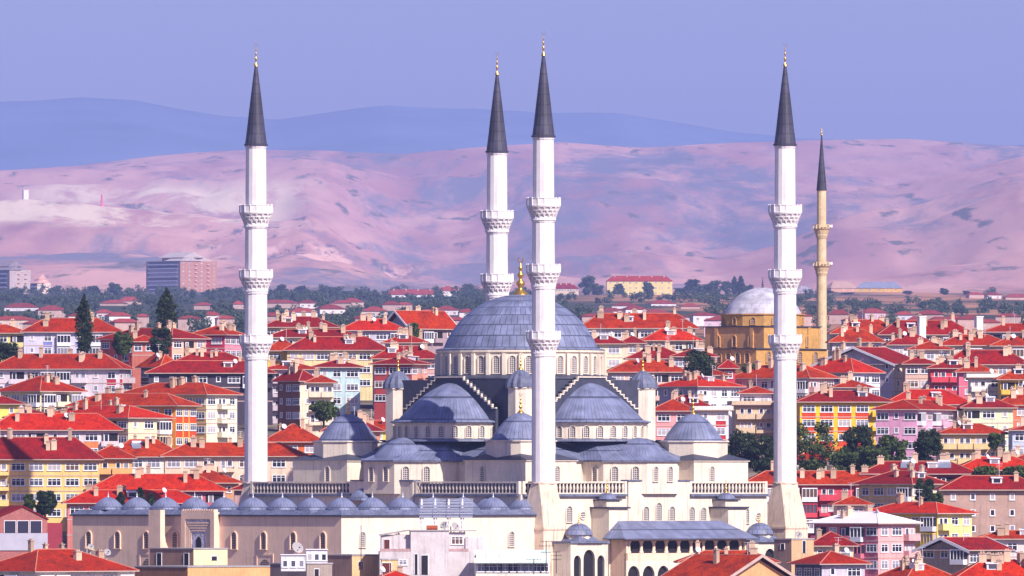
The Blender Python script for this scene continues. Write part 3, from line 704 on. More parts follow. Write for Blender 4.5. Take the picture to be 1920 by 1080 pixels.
def kiosk(s0, s1, arches):
    b = MB(); m0, m1 = 39.0, 44.0
    b.box(m0,m1-.6,s0,s1,-26,-10.4,1); b.box(m0,m1,s0-.01,s0+.5,-26,-10.4); b.box(m0,m1,s1-.5,s1+.01,-26,-10.4)
    wd = (s1-s0-1.0)
    cuts = [(.0,.29,4.5),(.29,.71,5.5),(.71,1.0,4.5)]
    for u0, u1, h_ in cuts:
        yc = s0+.5+wd*(u0+u1)/2; w_ = wd*(u1-u0); ow = w_/2-.3
        vs = [(m1-.01, yc+x, z-17.0) for x, z in arch_pts(2*ow, h_, 8, .15)]
        for k in range(len(vs)-1):
            a_, c_ = vs[k], vs[k+1]
            b.add([a_, c_, (m1-.01, c_[1], -10.403), (m1-.01, a_[1], -10.403)], [(0,1,2,3)])
            b.add([a_, c_, (m1-.55, c_[1], c_[2]), (m1-.55, a_[1], a_[2])], [(0,1,2,3)])
        b.box(m1-.55,m1-.015,yc-w_/2,yc-ow,-26,-10.403); b.box(m1-.55,m1-.015,yc+ow,yc+w_/2,-26,-10.403)
    k_ = b.build('kiosk', [M_STONE, M_VOID], MQ)
    yc = (s0+s1)/2
    q = MB(); q.lathe([(4.4,-10.35),(2.4,-9.1),(2.3,-9.1)], 4, smooth=False, off=PI/4); q.box(-2.9,2.9,-(s1-s0)/2-.3,(s1-s0)/2+.3,-10.4,-10.0)
    q.build('shed_roof', M_LEADP, k_, (41.4, yc, 0))
    q = MB(); q.lathe([(2.35,-9.9),(2.35,-8.95)], 8, smooth=False); q.build('small_drum', M_STONE, k_, (41.4, yc, 0))
    q = MB(); q.lathe(shift(dome_prof(2.55,2.1,6),-8.95), 20, nu=16); d_ = q.build('kiosk_dome', M_LEAD, k_, (41.4, yc, 0))
    finial_mb(.3,1.8).build('finial', M_GOLD, d_, (0,0,-6.9), R(45))
kiosk(-31.6, -22.3, 3); kiosk(14.6, 23.6, 3)

# ------------------------------------------------------------------ forecourt arcade with a row of small domes
CY = thing('courtyard_arcade', 'long tan stone courtyard wall topped by a row of small grey domes', 'courtyard', (X_(640, 2016), 2016, 0), R(45))
LR, LL, dp = 51.0, 68.4, 7.4
b = MB(); zt = -5.6
b.wallbox(0,LR,0,dp,-26,zt,(1,1,0,0,0)); b.wallbox(0,dp,dp,LL-dp,-26,zt,(0,0,0,0,0)); b.wallbox(0,LR,LL-dp,LL,-26,zt,(0,0,0,0,0)); b.wallbox(LR-dp,LR,dp,LL-dp,-26,zt,(0,0,0,0,0))
cw = b.build('courtyard_wall', [M_STONE2, M_STONE], CY)  # wall facing the sun gets cream, its brightness put into the colour
b = MB()
for x0,x1,y0,y1 in ((-.35,LR+.2,-.35,dp),(-.35,dp,dp,LL-dp),(-.35,LR,LL-dp,LL+.3),(LR-dp,LR,dp,LL-dp)):
    i_ = 1.3; b.box(x0,x1,y0,y1,zt+.003,zt+.28,1)
    b.add([(x0,y0,zt+.285),(x1,y0,zt+.285),(x1,y1,zt+.285),(x0,y1,zt+.285),(x0+i_,y0+i_,zt+1.15),(x1-i_,y0+i_,zt+1.15),(x1-i_,y1-i_,zt+1.15),(x0+i_,y1-i_,zt+1.15)], [(0,1,5,4),(1,2,6,5),(2,3,7,6),(3,0,4,7),(4,5,6,7)])
b.build('eaves_roof', [M_LEADP, M_LEADD], CY)
b = MB(); b.lathe(shift(ogee(2.72,1.85,1.9,8),zt+1.5), 24, nu=24, vs=.3); b.lathe([(2.72,zt+1.52),(2.9,zt+1.42),(2.9,zt+1.1)], 24, nu=16)
b.add([(2.3,-2.5,zt+.9),(2.5,-2.3,zt+.9),(2.5,2.3,zt+.9),(2.3,2.5,zt+.9),(2.3,-2.5,zt+1.2),(2.5,-2.3,zt+1.2),(2.5,2.3,zt+1.2),(2.3,2.5,zt+1.2)], [(0,1,5,4),(1,2,6,5),(2,3,7,6)], 0)
sd_ = b.build('small_dome', M_LEAD, CY, (3.7, 3.7, 0))
q = MB(); q.lathe([(.22,0),(.13,.2),(.06,.4),(.10,.55),(.04,.7),(.01,1.1)], 8); q.build('finial', M_PALEFIN, sd_, (0,0,zt+3.25))
spots = [(3.7, 3.7+7.42*k) for k in range(1, 9)]+[(3.7+7.42*k, 3.7) for k in range(1, 7)]+[(LR-3.7, 3.7+7.42*k) for k in range(1, 9)]
for x, y in spots: copy_tree(sd_, CY).location = (x, y, 0)
g = copy_tree(sd_, CY); g.location = (LR-4, LL*.5+8.4, 1.6)
for k in range(9):
    y = 4.5+7.45*k
    if abs(y-34.8) > 5: awin(cw, 0, y, -11.3, PI, 1.25, 2.9, .22, M_STONE2, M_LATTT)
    if k in (0,1,2,5,6): 
        q = MB(); q.box(-2.2,2.2,-.1,.05,-15.8,-15.5); q.box(-2.2,-1.9,-.1,.05,-15.5,-12.4); q.box(1.9,2.2,-.1,.05,-15.5,-12.4); q.box(-2.2,2.2,-.1,.05,-12.4,-12.1)
        q.add([(x,-.06,z-15.5) for x, z in arch_pts(2.4,2.4)], [tuple(range(11))], 1)
        q.build('blind_arch', [M_STONE2, M_LATTT], cw, (0, y-.3, 0), -PI/2)
for x in (5.0, 13.4, 41.5): awin(cw, x, 0, -10.9, -PI/2, 1.2, 2.6, .18)
# carved portal
b = MB(); b.box(-1.3,0,30.6,31.6,-20,-4.9); b.box(-1.3,0,38.0,39.0,-20,-4.9); b.box(-1.3,0,31.6,38.0,-6.1,-4.9)
for i in range(14): b.box(-1.28,-.3,30.7+.6*i,31.1+.6*i,-4.897,-4.4)
po = b.build('portal', M_STONE2, CY)
b = MB(); b.box(-1.0,.0,31.6,38.0,-20,-6.103)
M_CARVE = plain('carved_grey_marble', (0.56,0.52,0.60), 0.8, 0.4, 1.6, fine=0.45)
pn = b.build('carved_panel', M_CARVE, po)
b = MB()
for k in range(4): b.box(-1.22+.04*k,-1.003,31.6+.35*k,31.85+.35*k,-20,-6.9-.45*k); b.box(-1.22+.04*k,-1.003,37.75-.35*k,38.0-.35*k,-20,-6.9-.45*k); b.box(-1.22+.04*k,-1.003,31.86+.35*k,37.74-.35*k,-6.9-.45*k,-6.6-.45*k)
b.build('stepped_frame', M_STONE2, pn)
q = MB(); q.slabx(arch_pts(1.3,3.2,8,.4), -1.06, -.7); q.build('portal_niche', M_VOID, pn, (0,34.8,-12.4), -PI/2)
b = MB(); b.slabx([(-3.2,-22),(-3.2,-4.5),(-2.1,-4.5),(-2.1,-8.8),(-1.9,-10.0),(-1.4,-11.0),(-.7,-11.6),(0,-11.9),(0,-22)], 42.3, 45.3)
b.build('buttress', M_STONE2, CY)

# ------------------------------------------------------------------ the second, ochre mosque and its minaret
OM = thing('ochre_mosque', 'smaller ochre stone mosque with one pale dome, beside a slim buff minaret', 'mosque', (X_(1430, 2570), 2570, 0), R(45))
k_ = F/2570.0
def zz(y): return (HY-y)/k_
b = MB(); h1 = 108/k_*.7071; b.wallbox(-h1,h1,-h1,h1,zz(655),zz(614),(0,0,1,1,0)); b.box(-h1-.3,h1+.3,-h1-.3,h1+.3,zz(614),zz(612),2)
for sg in (-1,1):
    for q_ in (-.5,.5): b.box(-h1-.25,-h1-.002,q_*h1*1.2-.5,q_*h1*1.2+.5,zz(655),zz(614.2),1); b.box(q_*h1*1.2-.5,q_*h1*1.2+.5,-h1-.25,-h1-.002,zz(655),zz(614.2),0)
mb_ = b.build('prayer_hall', [M_OCHRE, M_OCHRESH, M_LEADD], OM)
for s_ in (-.55, .0, .55):
    awin(mb_, -h1, s_*h1, zz(650), PI, 1.0, 2.3, .2, M_OCHRESH, M_LATTT); awin(mb_, s_*h1, -h1, zz(650), -PI/2, 1.0, 2.3, .2, M_OCHRE, M_LATTT)
b = MB(); h2 = 150/k_*.7071; b.wallbox(-h2,h2*.8,-h2*.8,h2,zz(720),zz(656),(0,0,1,1,0)); b.box(-h2-.4,h2*.8+.4,-h2*.8-.4,h2+.4,zz(656),zz(654),2)
nv = b.build('side_aisle', [M_OCHRE, M_OCHRESH, M_LEADD], OM)
for i in range(7): awin(nv, -h2, -h2*.7+h2*1.6*(i+.5)/7, zz(682), PI, 1.3, 2.3, .25, M_OCHRESH, M_LATTT)
for i in range(4): awin(nv, -h2*.9+h2*1.6*(i+.5)/4, -h2*.8, zz(680), -PI/2, 1.2, 2.3, .2, M_OCHRE, M_LATTT)
b = MB(); rd = 78/k_; b.lathe([(rd,zz(614)),(rd,zz(592)),(rd+.3,zz(591)),(rd+.3,zz(589)),(rd-1,zz(589))], 12, smooth=False, off=PI/12)
dd = b.build('dome_drum', M_OCHRE, OM)
for i in range(12):
    a = PI/12+2*PI*(i+.5)/12; rr = rd*math.cos(PI/12); awin(dd, rr*math.cos(a), rr*math.sin(a), zz(609), a, .9, 1.5, .15, M_OCHRE, M_LATTT)
b = MB(); b.lathe(shift(dome_prof(73/k_, 50/k_, 9), zz(589)), 36, nu=28, vs=.8)
d_ = b.build('main_dome', M_PALELEAD, OM); finial_mb(.5,2.4).build('finial', M_DARKST, d_, (0,0,zz(540)), -R(45))
D2 = 2590; k2 = F/D2
def z2(y): return (HY-y)/k2
OT = thing('minaret', 'slim buff stone minaret with two dark balconies beside the ochre mosque', 'minaret', (X_(1540.5, D2), D2, 0))
b = MB(); r_ = 9.3/k2
b.lathe([(r_*1.08,z2(668)),(r_*1.05,z2(640)),(r_,z2(510)),(r_*.95,z2(440)),(r_*.92,z2(358)),(r_*1.0,z2(357))], 14, smooth=False); b.box(-r_*1.25,r_*1.25,-r_*1.25,r_*1.25,z2(720),z2(656)); b.build('shaft', M_BUFF, OT)
for yt in (421, 491):
    w = MB(); w.lathe([(r_,z2(yt+27)),(r_*1.25,z2(yt+20)),(r_*1.2,z2(yt+19)),(r_*1.5,z2(yt+12)),(r_*1.4,z2(yt+11.5)),(r_*1.75,z2(yt+8)),(r_,z2(yt+8))], 14, smooth=False)
    bl = w.build('balcony', M_BUFF, OT)
    q = MB(); q.lathe([(r_*1.72,z2(yt)),(r_*1.72,z2(yt+1.2)),(r_*1.6,z2(yt+1.2)),(r_*1.6,z2(yt))], 14, smooth=False)
    for i in range(14):
        a = 2*PI*i/14; q.box(r_*1.66*math.cos(a)-.12,r_*1.66*math.cos(a)+.12,r_*1.66*math.sin(a)-.12,r_*1.66*math.sin(a)+.12,z2(yt+8),z2(yt+1))
    q.build('railing', M_BUFF, bl)
    q = MB(); q.lathe([(.25,-.3),(.5,.3)], 10); q.lathe([(.02,.3),(.5,.3)], 10); sp = q.build('loudspeaker', M_PALEFIN, bl, (r_*1.9,-.2,z2(yt+4))); sp.rotation_euler = (0, PI/2, 0)
b = MB(); b.lathe([(r_*.9,z2(357)),(r_*1.05,z2(357)),(r_*1.02,z2(354)),(r_*.5,z2(300)),(.1,z2(252))], 14, smooth=False, vs=.5); b.build('spire', M_SPIRE, OT)
finial_mb(.35,1.9).build('finial', M_GOLD, OT, (0,0,z2(253)))
# ------------------------------------------------------------------ houses
WIN = {}
def win_mesh(w, h):
    k = (w, h)
    if k not in WIN:
        f = MB(); t = .11; d = .07
        f.box(-w/2-.06,w/2+.06,-d,0.02,0,t); f.box(-w/2-.06,w/2+.06,-d,0.02,h-t,h)
        f.box(-w/2-.06,-w/2+t,-d,0.02,t,h-t); f.box(w/2-t,w/2+.06,-d,0.02,t,h-t)
        n = max(1, round(w/.75))
        for i in range(1, n): x = -w/2+w*i/n; f.box(x-.055,x+.055,-d+.01,0.02,t,h-t)
        if n > 1: f.box(-w/2+t,w/2-t,-d+.015,.02,h*.68-.04,h*.68+.04)
        f.box(-w/2-.15,w/2+.15,-.16,.02,-.09,-.003)
        p = MB(); p.box(-w/2+.02,w/2-.02,-.03,.02,.02,h-.02)
        WIN[k] = (f.mesh('window', M_FRAME), p.mesh('pane', M_GLASS))
    return WIN[k]
def window(parent, x, y, z, rz, w, h, name='window'):
    f, p = win_mesh(w, h); o = put(name, f, parent, (x, y, z), rz); put('pane', p, o)
TILES = {'r': M_TILE, 'd': M_TILED, 'o': M_TILEO, 'w': M_WROOF}
CHM = {}
def chimney(parent, x, y, z, w, d, h):
    k = (w, d, h)
    if k not in CHM:
        b = MB(); b.box(-w/2,w/2,-d/2,d/2,-1.4,h); b.box(-w/2-.12,w/2+.12,-d/2-.12,d/2+.12,h+.003,h+.14,1)
        for i in range(2): b.box(-w*.3+i*w*.35,-w*.3+i*w*.35+w*.22,-d*.25,d*.25,h+.143,h+.38)
        CHM[k] = b.mesh('chimney', [M_CHIM, M_CHIMC])
    put('chimney', CHM[k], parent, (x, y, z))
ST = 2.85
def facade(t, rng, org, rz, L, ztop, fl, mat, bal, panel, style, wmat2=None):
    """windows, panels and balconies along one wall: org = left end seen from outside, rz turns local +x along the wall"""
    c, s = math.cos(rz), math.sin(rz)
    def P(x, y): return (org[0]+c*x-s*y, org[1]+s*x+c*y)
    nb = max(1, int(round(L/3.3))); bw = L/nb
    kinds = []
    bayset = {i for i in range(nb) if L > 9 and style == '' and rng.random() < .16}; recset = {i for i in range(nb) if L > 9 and style == '' and rng.random() < .16}-bayset
    for i in range(nb):
        kinds.append(rng.choice(['wide','wide','mid','mid','small'] if style == '' else ['wide'] if style == 'g' else ['small','mid','small']))
    spots_ = list(range(nb)); rng.shuffle(spots_)
    bb = set()
    if bal:
        for i in spots_[:bal]: bb.add(i)
    for i in range(nb):
        xc = bw*(i+.5)
        for k in range(fl):
            zt_ = ztop-.55-ST*k
            if i in bb:
                if k == 0 or style != 't':
                    x0, x1 = xc-bw*.47, xc+bw*.47
                    b = MB(); px_, py_ = P(xc, 0)
                    w_ = x1-x0; zf = zt_-2.15
                    b.box(-w_/2,w_/2,-1.3,0.0,-.16,0); b.box(-w_/2,w_/2,-1.3,-1.2,0.003,.95 if rng.random()<.7 else .5); b.box(-w_/2,-w_/2+.1,-1.197,0,0.003,.95); b.box(w_/2-.1,w_/2,-1.197,0,0.003,.95)
                    bo = b.build('balcony', wmat2 or mat, t, (px_, py_, zf), rz)
                    r = MB(); r.box(-w_/2,w_/2,-1.32,-1.2,1.06,1.12)
                    for q in range(5): x = -w_/2+.05+(w_-.1)*q/4; r.box(x-.025,x+.025,-1.27,-1.22,.5,1.06)
                    r.build('railing', M_STEEL, bo)
                    a = P(xc-bw*.18, 0); window(t, a[0], a[1], zf+.02, rz, 0.85, 2.0, 'balcony_door')
                    a = P(xc+bw*.2, 0); window(t, a[0], a[1], zf+.8, rz, 1.0, 1.2)
            elif i in bayset:
                w_ = bw*.86; px_, py_ = P(xc, 0); b = MB(); zb = zt_-2.5
                b.box(-w_/2,w_/2,-.95,0,0,.85); b.box(-w_/2,w_/2,-.95,0,2.35,2.55); b.box(-w_/2+.05,w_/2-.05,-.8,0,.853,2.347,1)
                n_ = max(3, int(w_/.7))
                for q in range(n_+1): x = -w_/2+.05+(w_-.1)*q/n_; b.box(x-.05,x+.05,-.93,-.82,.853,2.347)
                b.build('glazed_bay', [M_FRAME if k % 2 == 0 or panel else (wmat2 or mat), M_GLASS], t, (px_, py_, zb), rz)
            elif i in recset:
                w_ = bw*.9; px_, py_ = P(xc, 0); zb = zt_-2.45; b = MB()
                b.box(-w_/2,w_/2,-.03,.02,.3,2.5,1); b.box(-w_/2-.05,w_/2+.05,-1.0,0,.0,.16); b.box(-w_/2-.05,w_/2+.05,-1.0,-.9,.163,1.0); b.box(-w_/2-.05,-w_/2+.05,-.897,0,.163,1.0); b.box(w_/2-.05,w_/2+.05,-.897,0,.163,1.0)
                bo = b.build('balcony', [mat, M_VOID], t, (px_, py_, zb), rz)
                a = P(xc-w_*.2, -.03); window(bo, -w_*.2, -.03, .35, 0, .85, 2.0, 'balcony_door')
            else:
                w, h = {'wide': (2.5,1.4), 'mid': (1.7,1.4), 'small': (.85,1.15)}[kinds[i]]
                a = P(xc, 0); window(t, a[0], a[1], zt_-h, rz, w, h)
                if panel is not None and kinds[i] != 'small':
                    b = MB(); b.box(-w/2-.12,w/2+.12,-.05,.02,-ST+h+.12,-.14)
                    b.build('panel', panel, t, (a[0], a[1], zt_-h), rz)
NH = [0]
def hip_roof(a, b, h, o, flat=0.0):
    """verts of a hipped roof over [0,b]x[0,a] with eaves at z=0"""
    if b >= a: r0, r1 = (a/2, a/2), (b-a/2, a/2)
    else: r0, r1 = (b/2, b/2), (b/2, a-b/2)
    return r0, r1
def house(xl, xr, yr, ye, xc=None, wall='E8D8B0', label='', w2=None, D=None, fl=3, bal=0, panel=None, roof='r', ch=3, kind='hip', style='', beta=None, name='house', cat='house', solar=0, seed=None, hgt=None, group='red roofed houses of the town', o=.95, dish=None, depth=None, wl=True, gx=False):
    NH[0] += 1; rng = random.Random(seed or NH[0]*7+3)
    D = D or D_of(ye); m = D/F
    if xc is None or xc <= xl: xc = xl; be = R(rng.uniform(1.0, 5.0)) if beta is None else beta
    Lp = (xc-xl)*m; Rp = (xr-xc)*m
    if xc == xl:
        bL = Rp; aL = depth or rng.uniform(9.5, 12); be = be
    else:
        if beta is not None: be = beta
        elif Lp < 7.2: be = math.asin(min(.9, Lp/10.5))
        elif Rp < 7.2: be = math.acos(min(.9, Rp/10.5))
        else: be = R(45)
        aL = Lp/max(.1, math.sin(be)); bL = Rp/max(.1, math.cos(be))
        if Lp > 2.2*Rp and Rp >= 7.2: be = R(52); aL = Lp/math.sin(be); bL = Rp/math.cos(be)
        if Rp > 2.2*Lp and Lp >= 7.2: be = R(38); aL = Lp/math.sin(be); bL = Rp/math.cos(be)
    if roof == 'r': roof = rng.choice('rrrrrrddo')
    x, ze = X_(xc, D), Z_(ye, D); h = max(.6, (ye-yr)*m)
    gz = min(ground_z(x, D), ground_z(x, D+12))-1.5
    hgt = max(6.0, ze-gz) if hgt is None else hgt
    t = thing(name, label, cat, (x, D, ze), be, group)
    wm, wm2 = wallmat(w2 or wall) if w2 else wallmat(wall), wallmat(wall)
    # wm = the wall along local x (turned to the light), wm2 = the wall along local y (turned away; two-tone paint on some, shade put into the colour on others)
    b = MB()
    if kind == 'gable':      # gable end on the wall along local y
        b.wallbox(o,bL-o,o,aL-o,-hgt,-.16,(0,0,0,1,0))
        hh = h*(1-2*o/aL)
        if gx:
            hh = h*(1-2*o/bL)
            for y_, mm in ((o,0),(aL-o,1)): b.add([(o,y_,-.16),(bL-o,y_,-.16),(bL/2,y_,hh-.2)], [(0,1,2)], mm)
        else:
          for x_, mm in ((o,1),(bL-o,0)): b.add([(x_,o,-.16),(x_,aL-o,-.16),(x_,aL/2,hh-.2)], [(0,1,2)], mm)
    else: b.wallbox(o,bL-o,o,aL-o,-hgt,-.16,(0,0,0,1,0))
    if hgt > 8 and rng.random() < .5:
        for k in range(1, 3): b.box(o-.06,bL-o+.06,o-.06,aL-o+.06,-.55-ST*k-.1+.35,-.55-ST*k+.08+.35, 2)
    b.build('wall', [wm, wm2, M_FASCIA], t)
    b = MB()
    if kind == 'hip':
        r0, r1 = hip_roof(aL, bL, h, 0)
        c = [(0,0,0),(bL,0,0),(bL,aL,0),(0,aL,0),(*r0,h),(*r1,h)]
        fs = [(0,1,5,4),(1,2,5),(2,3,4,5),(3,0,4)] if bL >= aL else [(0,1,4),(1,2,5,4),(2,3,5),(3,0,4,5)]
        b.add(c, fs, 0)
        lines = [(0,4),(1,5 if bL>=aL else 4),(2,5),(3,4 if bL>=aL else 5),(4,5)]
    elif kind == 'gable':
        c = [(0,0,0),(bL,0,0),(bL,aL,0),(0,aL,0),(0,aL/2,h),(bL,aL/2,h)]
        if gx: c[4] = (bL/2,0,h); c[5] = (bL/2,aL,h); b.add(c, [(3,0,4,5),(1,2,5,4)], 0)
        else: b.add(c, [(0,1,5,4),(2,3,4,5)], 0)
        lines = [(4,5)]
        th = .5
        if gx:
            for y0_, y1_ in ((-.12,.0),(aL,aL+.12)):
                b.add([(x_, y_, z_) for y_ in (y0_, y1_) for x_, z_ in ((-.2,-.1),(bL/2,h+.12),(bL+.2,-.1),(bL+.2,-.1-th),(bL/2,h+.12-th),(-.2,-.1-th))],
                  [(0,1,4,5),(1,2,3,4),(6,7,10,11),(7,8,9,10),(0,1,7,6),(1,2,8,7),(5,4,10,11),(4,3,9,10)], 1)
        for x0_, x1_ in ((-.12,.0),(bL,bL+.12)) if not gx else ():
            b.add([(x0_,-.2,-.1),(x0_,aL/2,h+.12),(x0_,aL+.2,-.1),(x0_,aL+.2,-.1-th),(x0_,aL/2,h+.12-th),(x0_,-.2,-.1-th),
                   (x1_,-.2,-.1),(x1_,aL/2,h+.12),(x1_,aL+.2,-.1),(x1_,aL+.2,-.1-th),(x1_,aL/2,h+.12-th),(x1_,-.2,-.1-th)],
                  [(0,1,4,5),(1,2,3,4),(6,7,10,11),(7,8,9,10),(0,1,7,6),(1,2,8,7),(5,4,10,11),(4,3,9,10)], 2)
    else:                    # flat
        b.box(-.1,bL+.1,-.1,aL+.1,-.159,.0,1); b.box(0.05,bL-.05,0.05,.25,.003,.7,2); b.box(0.05,.25,.253,aL-.05,.003,.7,2); b.box(bL-.25,bL-.05,.253,aL-.05,.003,.7,2)
        c = None; lines = []
    if kind != 'flat': b.box(.02,bL-.02,.02,aL-.02,-.17,-.005,1)
    rf = b.build('roof', [TILES[roof], M_FASCIA, M_FRAME if kind == 'gable' else wm], t)
    if lines:
        q = MB()
        for i, j in lines: q.tube((c[i][0],c[i][1],c[i][2]+.02), (c[j][0],c[j][1],c[j][2]+.02), .10, 5)
        q.build('ridge_cap', M_RIDGE if roof != 'w' else M_WROOF, rf)
    for i in range(ch+2 if ch > 1 else ch):
        if kind == 'flat': px_, py_, pz = rng.uniform(2, bL-2), rng.uniform(2, aL-2), 0.8
        else:
            along = rng.uniform(.18, .82)
            if bL >= aL: px_, py_ = bL*along, aL/2+rng.uniform(-.28,.12)*aL
            else: px_, py_ = bL/2+rng.uniform(-.28,.12)*bL, aL*along
            e = min(px_, bL-px_, py_, aL-py_); pz = h*min(1, max(.1, e/(min(aL,bL)/2)))
        w_, d_, h_ = rng.choice([(.8,.8,1.1),(1.0,.7,1.3),(.7,.7,1.6),(1.2,.8,1.0),(.6,.6,.9)])
        chimney(rf, px_, py_, pz, w_, d_, h_+.2)
    if kind == 'hip' and bL > 9 and rng.random() < .45:
        q = MB(); q.box(-.9,.9,-.7,.9,-.4,.75); q.add([(-1.05,-.9,.76),(1.05,-.9,.76),(1.05,1.1,.95),(-1.05,1.1,.95),(-1.05,-.9,.66),(1.05,-.9,.66),(1.05,1.1,.85),(-1.05,1.1,.85)], [(0,1,2,3),(4,5,6,7),(0,1,5,4),(1,2,6,5),(2,3,7,6),(3,0,4,7)])
        q.box(-.6,.6,-.75,-.703,-.1,.55,1); q.build('dormer', [M_FRAME, M_GLASS], rf, (bL*rng.uniform(.3,.7), min(aL*.3, bL*.3), h*.55), 0)
    for i in range(solar):
        q = MB(); q.add([(0,0,0),(2.6,0,0),(2.6,1.5,1.0),(0,1.5,1.0),(0,0,-.1),(2.6,0,-.1),(2.6,1.5,.9),(0,1.5,.9)], [(0,1,2,3),(4,5,6,7),(0,1,5,4),(1,2,6,5),(2,3,7,6),(3,0,4,7)], 0)
        q.tube((.2,1.5,1.1),(2.4,1.5,1.1),.3,8,1)
        for x_ in (.3,2.3): q.tube((x_,1.4,-.8),(x_,1.4,.95),.05,4,1)
        q.build('solar_heater', [M_SOLAR, M_STEEL], rf, (bL*(.35+.3*i), aL*.22, h*.5), rng.uniform(-.3,.3))
    if dish is None: dish = 1 if rng.random() < .4 else 0
    for i in range(dish):
        q = MB(); q.lathe([(.02,0),(.3,.05),(.5,.14)], 12); q.lathe([(.51,.15),(.3,.03),(.02,-.02)], 12); q.tube((0,0,0),(0,0,-.5),.04,4); q.tube((0,0,.02),(.0,.0,.35),.025,4)
        d_ = q.build('satellite_dish', M_PALEFIN, rf, (bL*rng.uniform(.2,.8), aL*.3, h*.6+.9)); d_.rotation_euler = (R(65), 0, R(rng.uniform(10,60)))
        q = MB(); q.tube((0,0,-1.2),(0,0,.4),.05,5); q.build('mast', M_STEEL, rf, (d_.location.x, d_.location.y+.2, d_.location.z))
    if rng.random() < .55 and kind != 'flat':
        q = MB(); ax_, ay_ = bL*rng.uniform(.3,.7), aL*rng.uniform(.35,.5); q.tube((0,0,-.5),(0,0,2.6),.04,4); q.tube((-.7,0,2.5),(.7,0,2.5),.03,4); q.tube((-.5,0,2.1),(.5,0,2.1),.03,4)
        q.build('aerial', M_STEEL, rf, (ax_, ay_, h*.85), rng.uniform(0,3))
    if wl:
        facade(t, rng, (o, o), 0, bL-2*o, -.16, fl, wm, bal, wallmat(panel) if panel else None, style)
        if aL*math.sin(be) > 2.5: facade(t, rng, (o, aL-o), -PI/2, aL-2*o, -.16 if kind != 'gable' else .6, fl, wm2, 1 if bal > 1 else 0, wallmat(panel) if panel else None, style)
    return t
M_SOLAR = plain('solar_glass', (0.20, 0.21, 0.28), 0.2, 0.2, 1.0, spec=0.6)
H = house
WH, CR, YE, OR_, PK, SA, CO, TA, BR, MG = 'F2E4E6', 'F2DDB0', 'F0D060', 'F2A848', 'F0B0C0', 'F0B098', 'E0605A', 'C8A890', 'A06850', 'C83C58'
# --- left of the leftmost minaret, back row first
H(-50,56,608,624,None,'E6D690','pale yellow back row house cut by the photo\'s left edge beside the lilac house',D=2640)
H(37,232,596,622,None,'D2CCE2','lilac house with blue wall panels in the back row, behind the tall dark poplar',D=2610,fl=2,panel='8088C8',ch=4)
H(172,395,614,634,322,'DC5850','wide low house, coral red on one side and pale salmon on the other',w2='F2B8A0',ch=4)
H(350,462,610,627,425,'C83858','crimson house with a pink sunny wall just left of the leftmost minaret',w2='F090A8',ch=4)
H(320,470,660,680,None,'C89078','long red roof half hidden behind the dark fronted house left of the leftmost minaret',ch=5,roof='d')
H(250,345,664,688,300,'8C5A46','small brown brick house squeezed behind the white house with red panels',ch=1)
H(-25,250,663,691,230,'EADCE4','big white house with red panels and white chimneys, at the photo\'s left edge',w2='E0C8CC',fl=3,bal=2,panel='C83040',ch=6)
H(270,520,676,699,None,'4A4050','wide dark fronted house with white windows and a pale ledge, behind the leftmost minaret',ch=1,fl=1,roof='r')  # deep shade on this front is put into its wall colour
H(-15,162,704,733,75,'F0DCA8','cream house whose bright roof comes to one peak at the photo\'s left edge',w2='F6E6C0',ch=2,fl=2)
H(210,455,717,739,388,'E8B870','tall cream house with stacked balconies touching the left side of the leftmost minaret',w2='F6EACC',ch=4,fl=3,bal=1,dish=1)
H(-40,48,742,757,None,'F2E070','lemon yellow house cut by the photo\'s left edge',ch=1)
H(117,378,737,760,333,'E89838','orange yellow house with orange red window panels',w2='F6B850',panel='D85020',fl=3,ch=3)
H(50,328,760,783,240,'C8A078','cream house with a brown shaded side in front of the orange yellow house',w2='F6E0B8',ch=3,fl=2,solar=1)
H(-25,232,775,806,None,'E8D0D4','white house with orange wall strips under a deep red roof, at the photo\'s left edge',ch=3,panel='F08850',fl=2)
# --- left, lower rows
H(-45,62,820,842,None,'D8A890','red roof corner rising behind the big yellow apartment house',ch=2,D=2235)
H(197,347,824,856,None,'F4E6D8','white walled house with a grey skylight between the yellow apartments and the long cream house',ch=2,D=2215,solar=1)
H(300,582,830,855,None,'ECCFB8','long cream house with a pink tint behind the leftmost minaret foot',ch=4,D=2195,fl=3,bal=2)
H(160,258,835,859,None,'EBB070','orange balcony wing joined to the big yellow apartment house',ch=1,D=2185,fl=3,bal=2)
H(-60,196,820,861,None,'F6CE80','big yellow apartment house with rows of white windows and a dark balcony bay',ch=4,fl=4,bal=1,D=2165,style='g',cat='apartment house')
H(330,458,882,905,None,'D8A078','low red roof right beside the foot of the leftmost minaret',ch=2,D=2170,fl=1)
H(160,430,889,920,None,'C86878','wide orange red roof with three pale chimneys behind the small courtyard domes',ch=3,D=2150,fl=1,roof='o')
H(117,385,919,943,None,'D88078','low orange red roof directly behind the leftmost small grey domes',ch=2,D=2130,fl=1,roof='o')
H(-60,256,1031,1071,66,'F4EADC','red roof with a pale chimney in the lower left corner of the photo',ch=3,fl=1,D=1880)
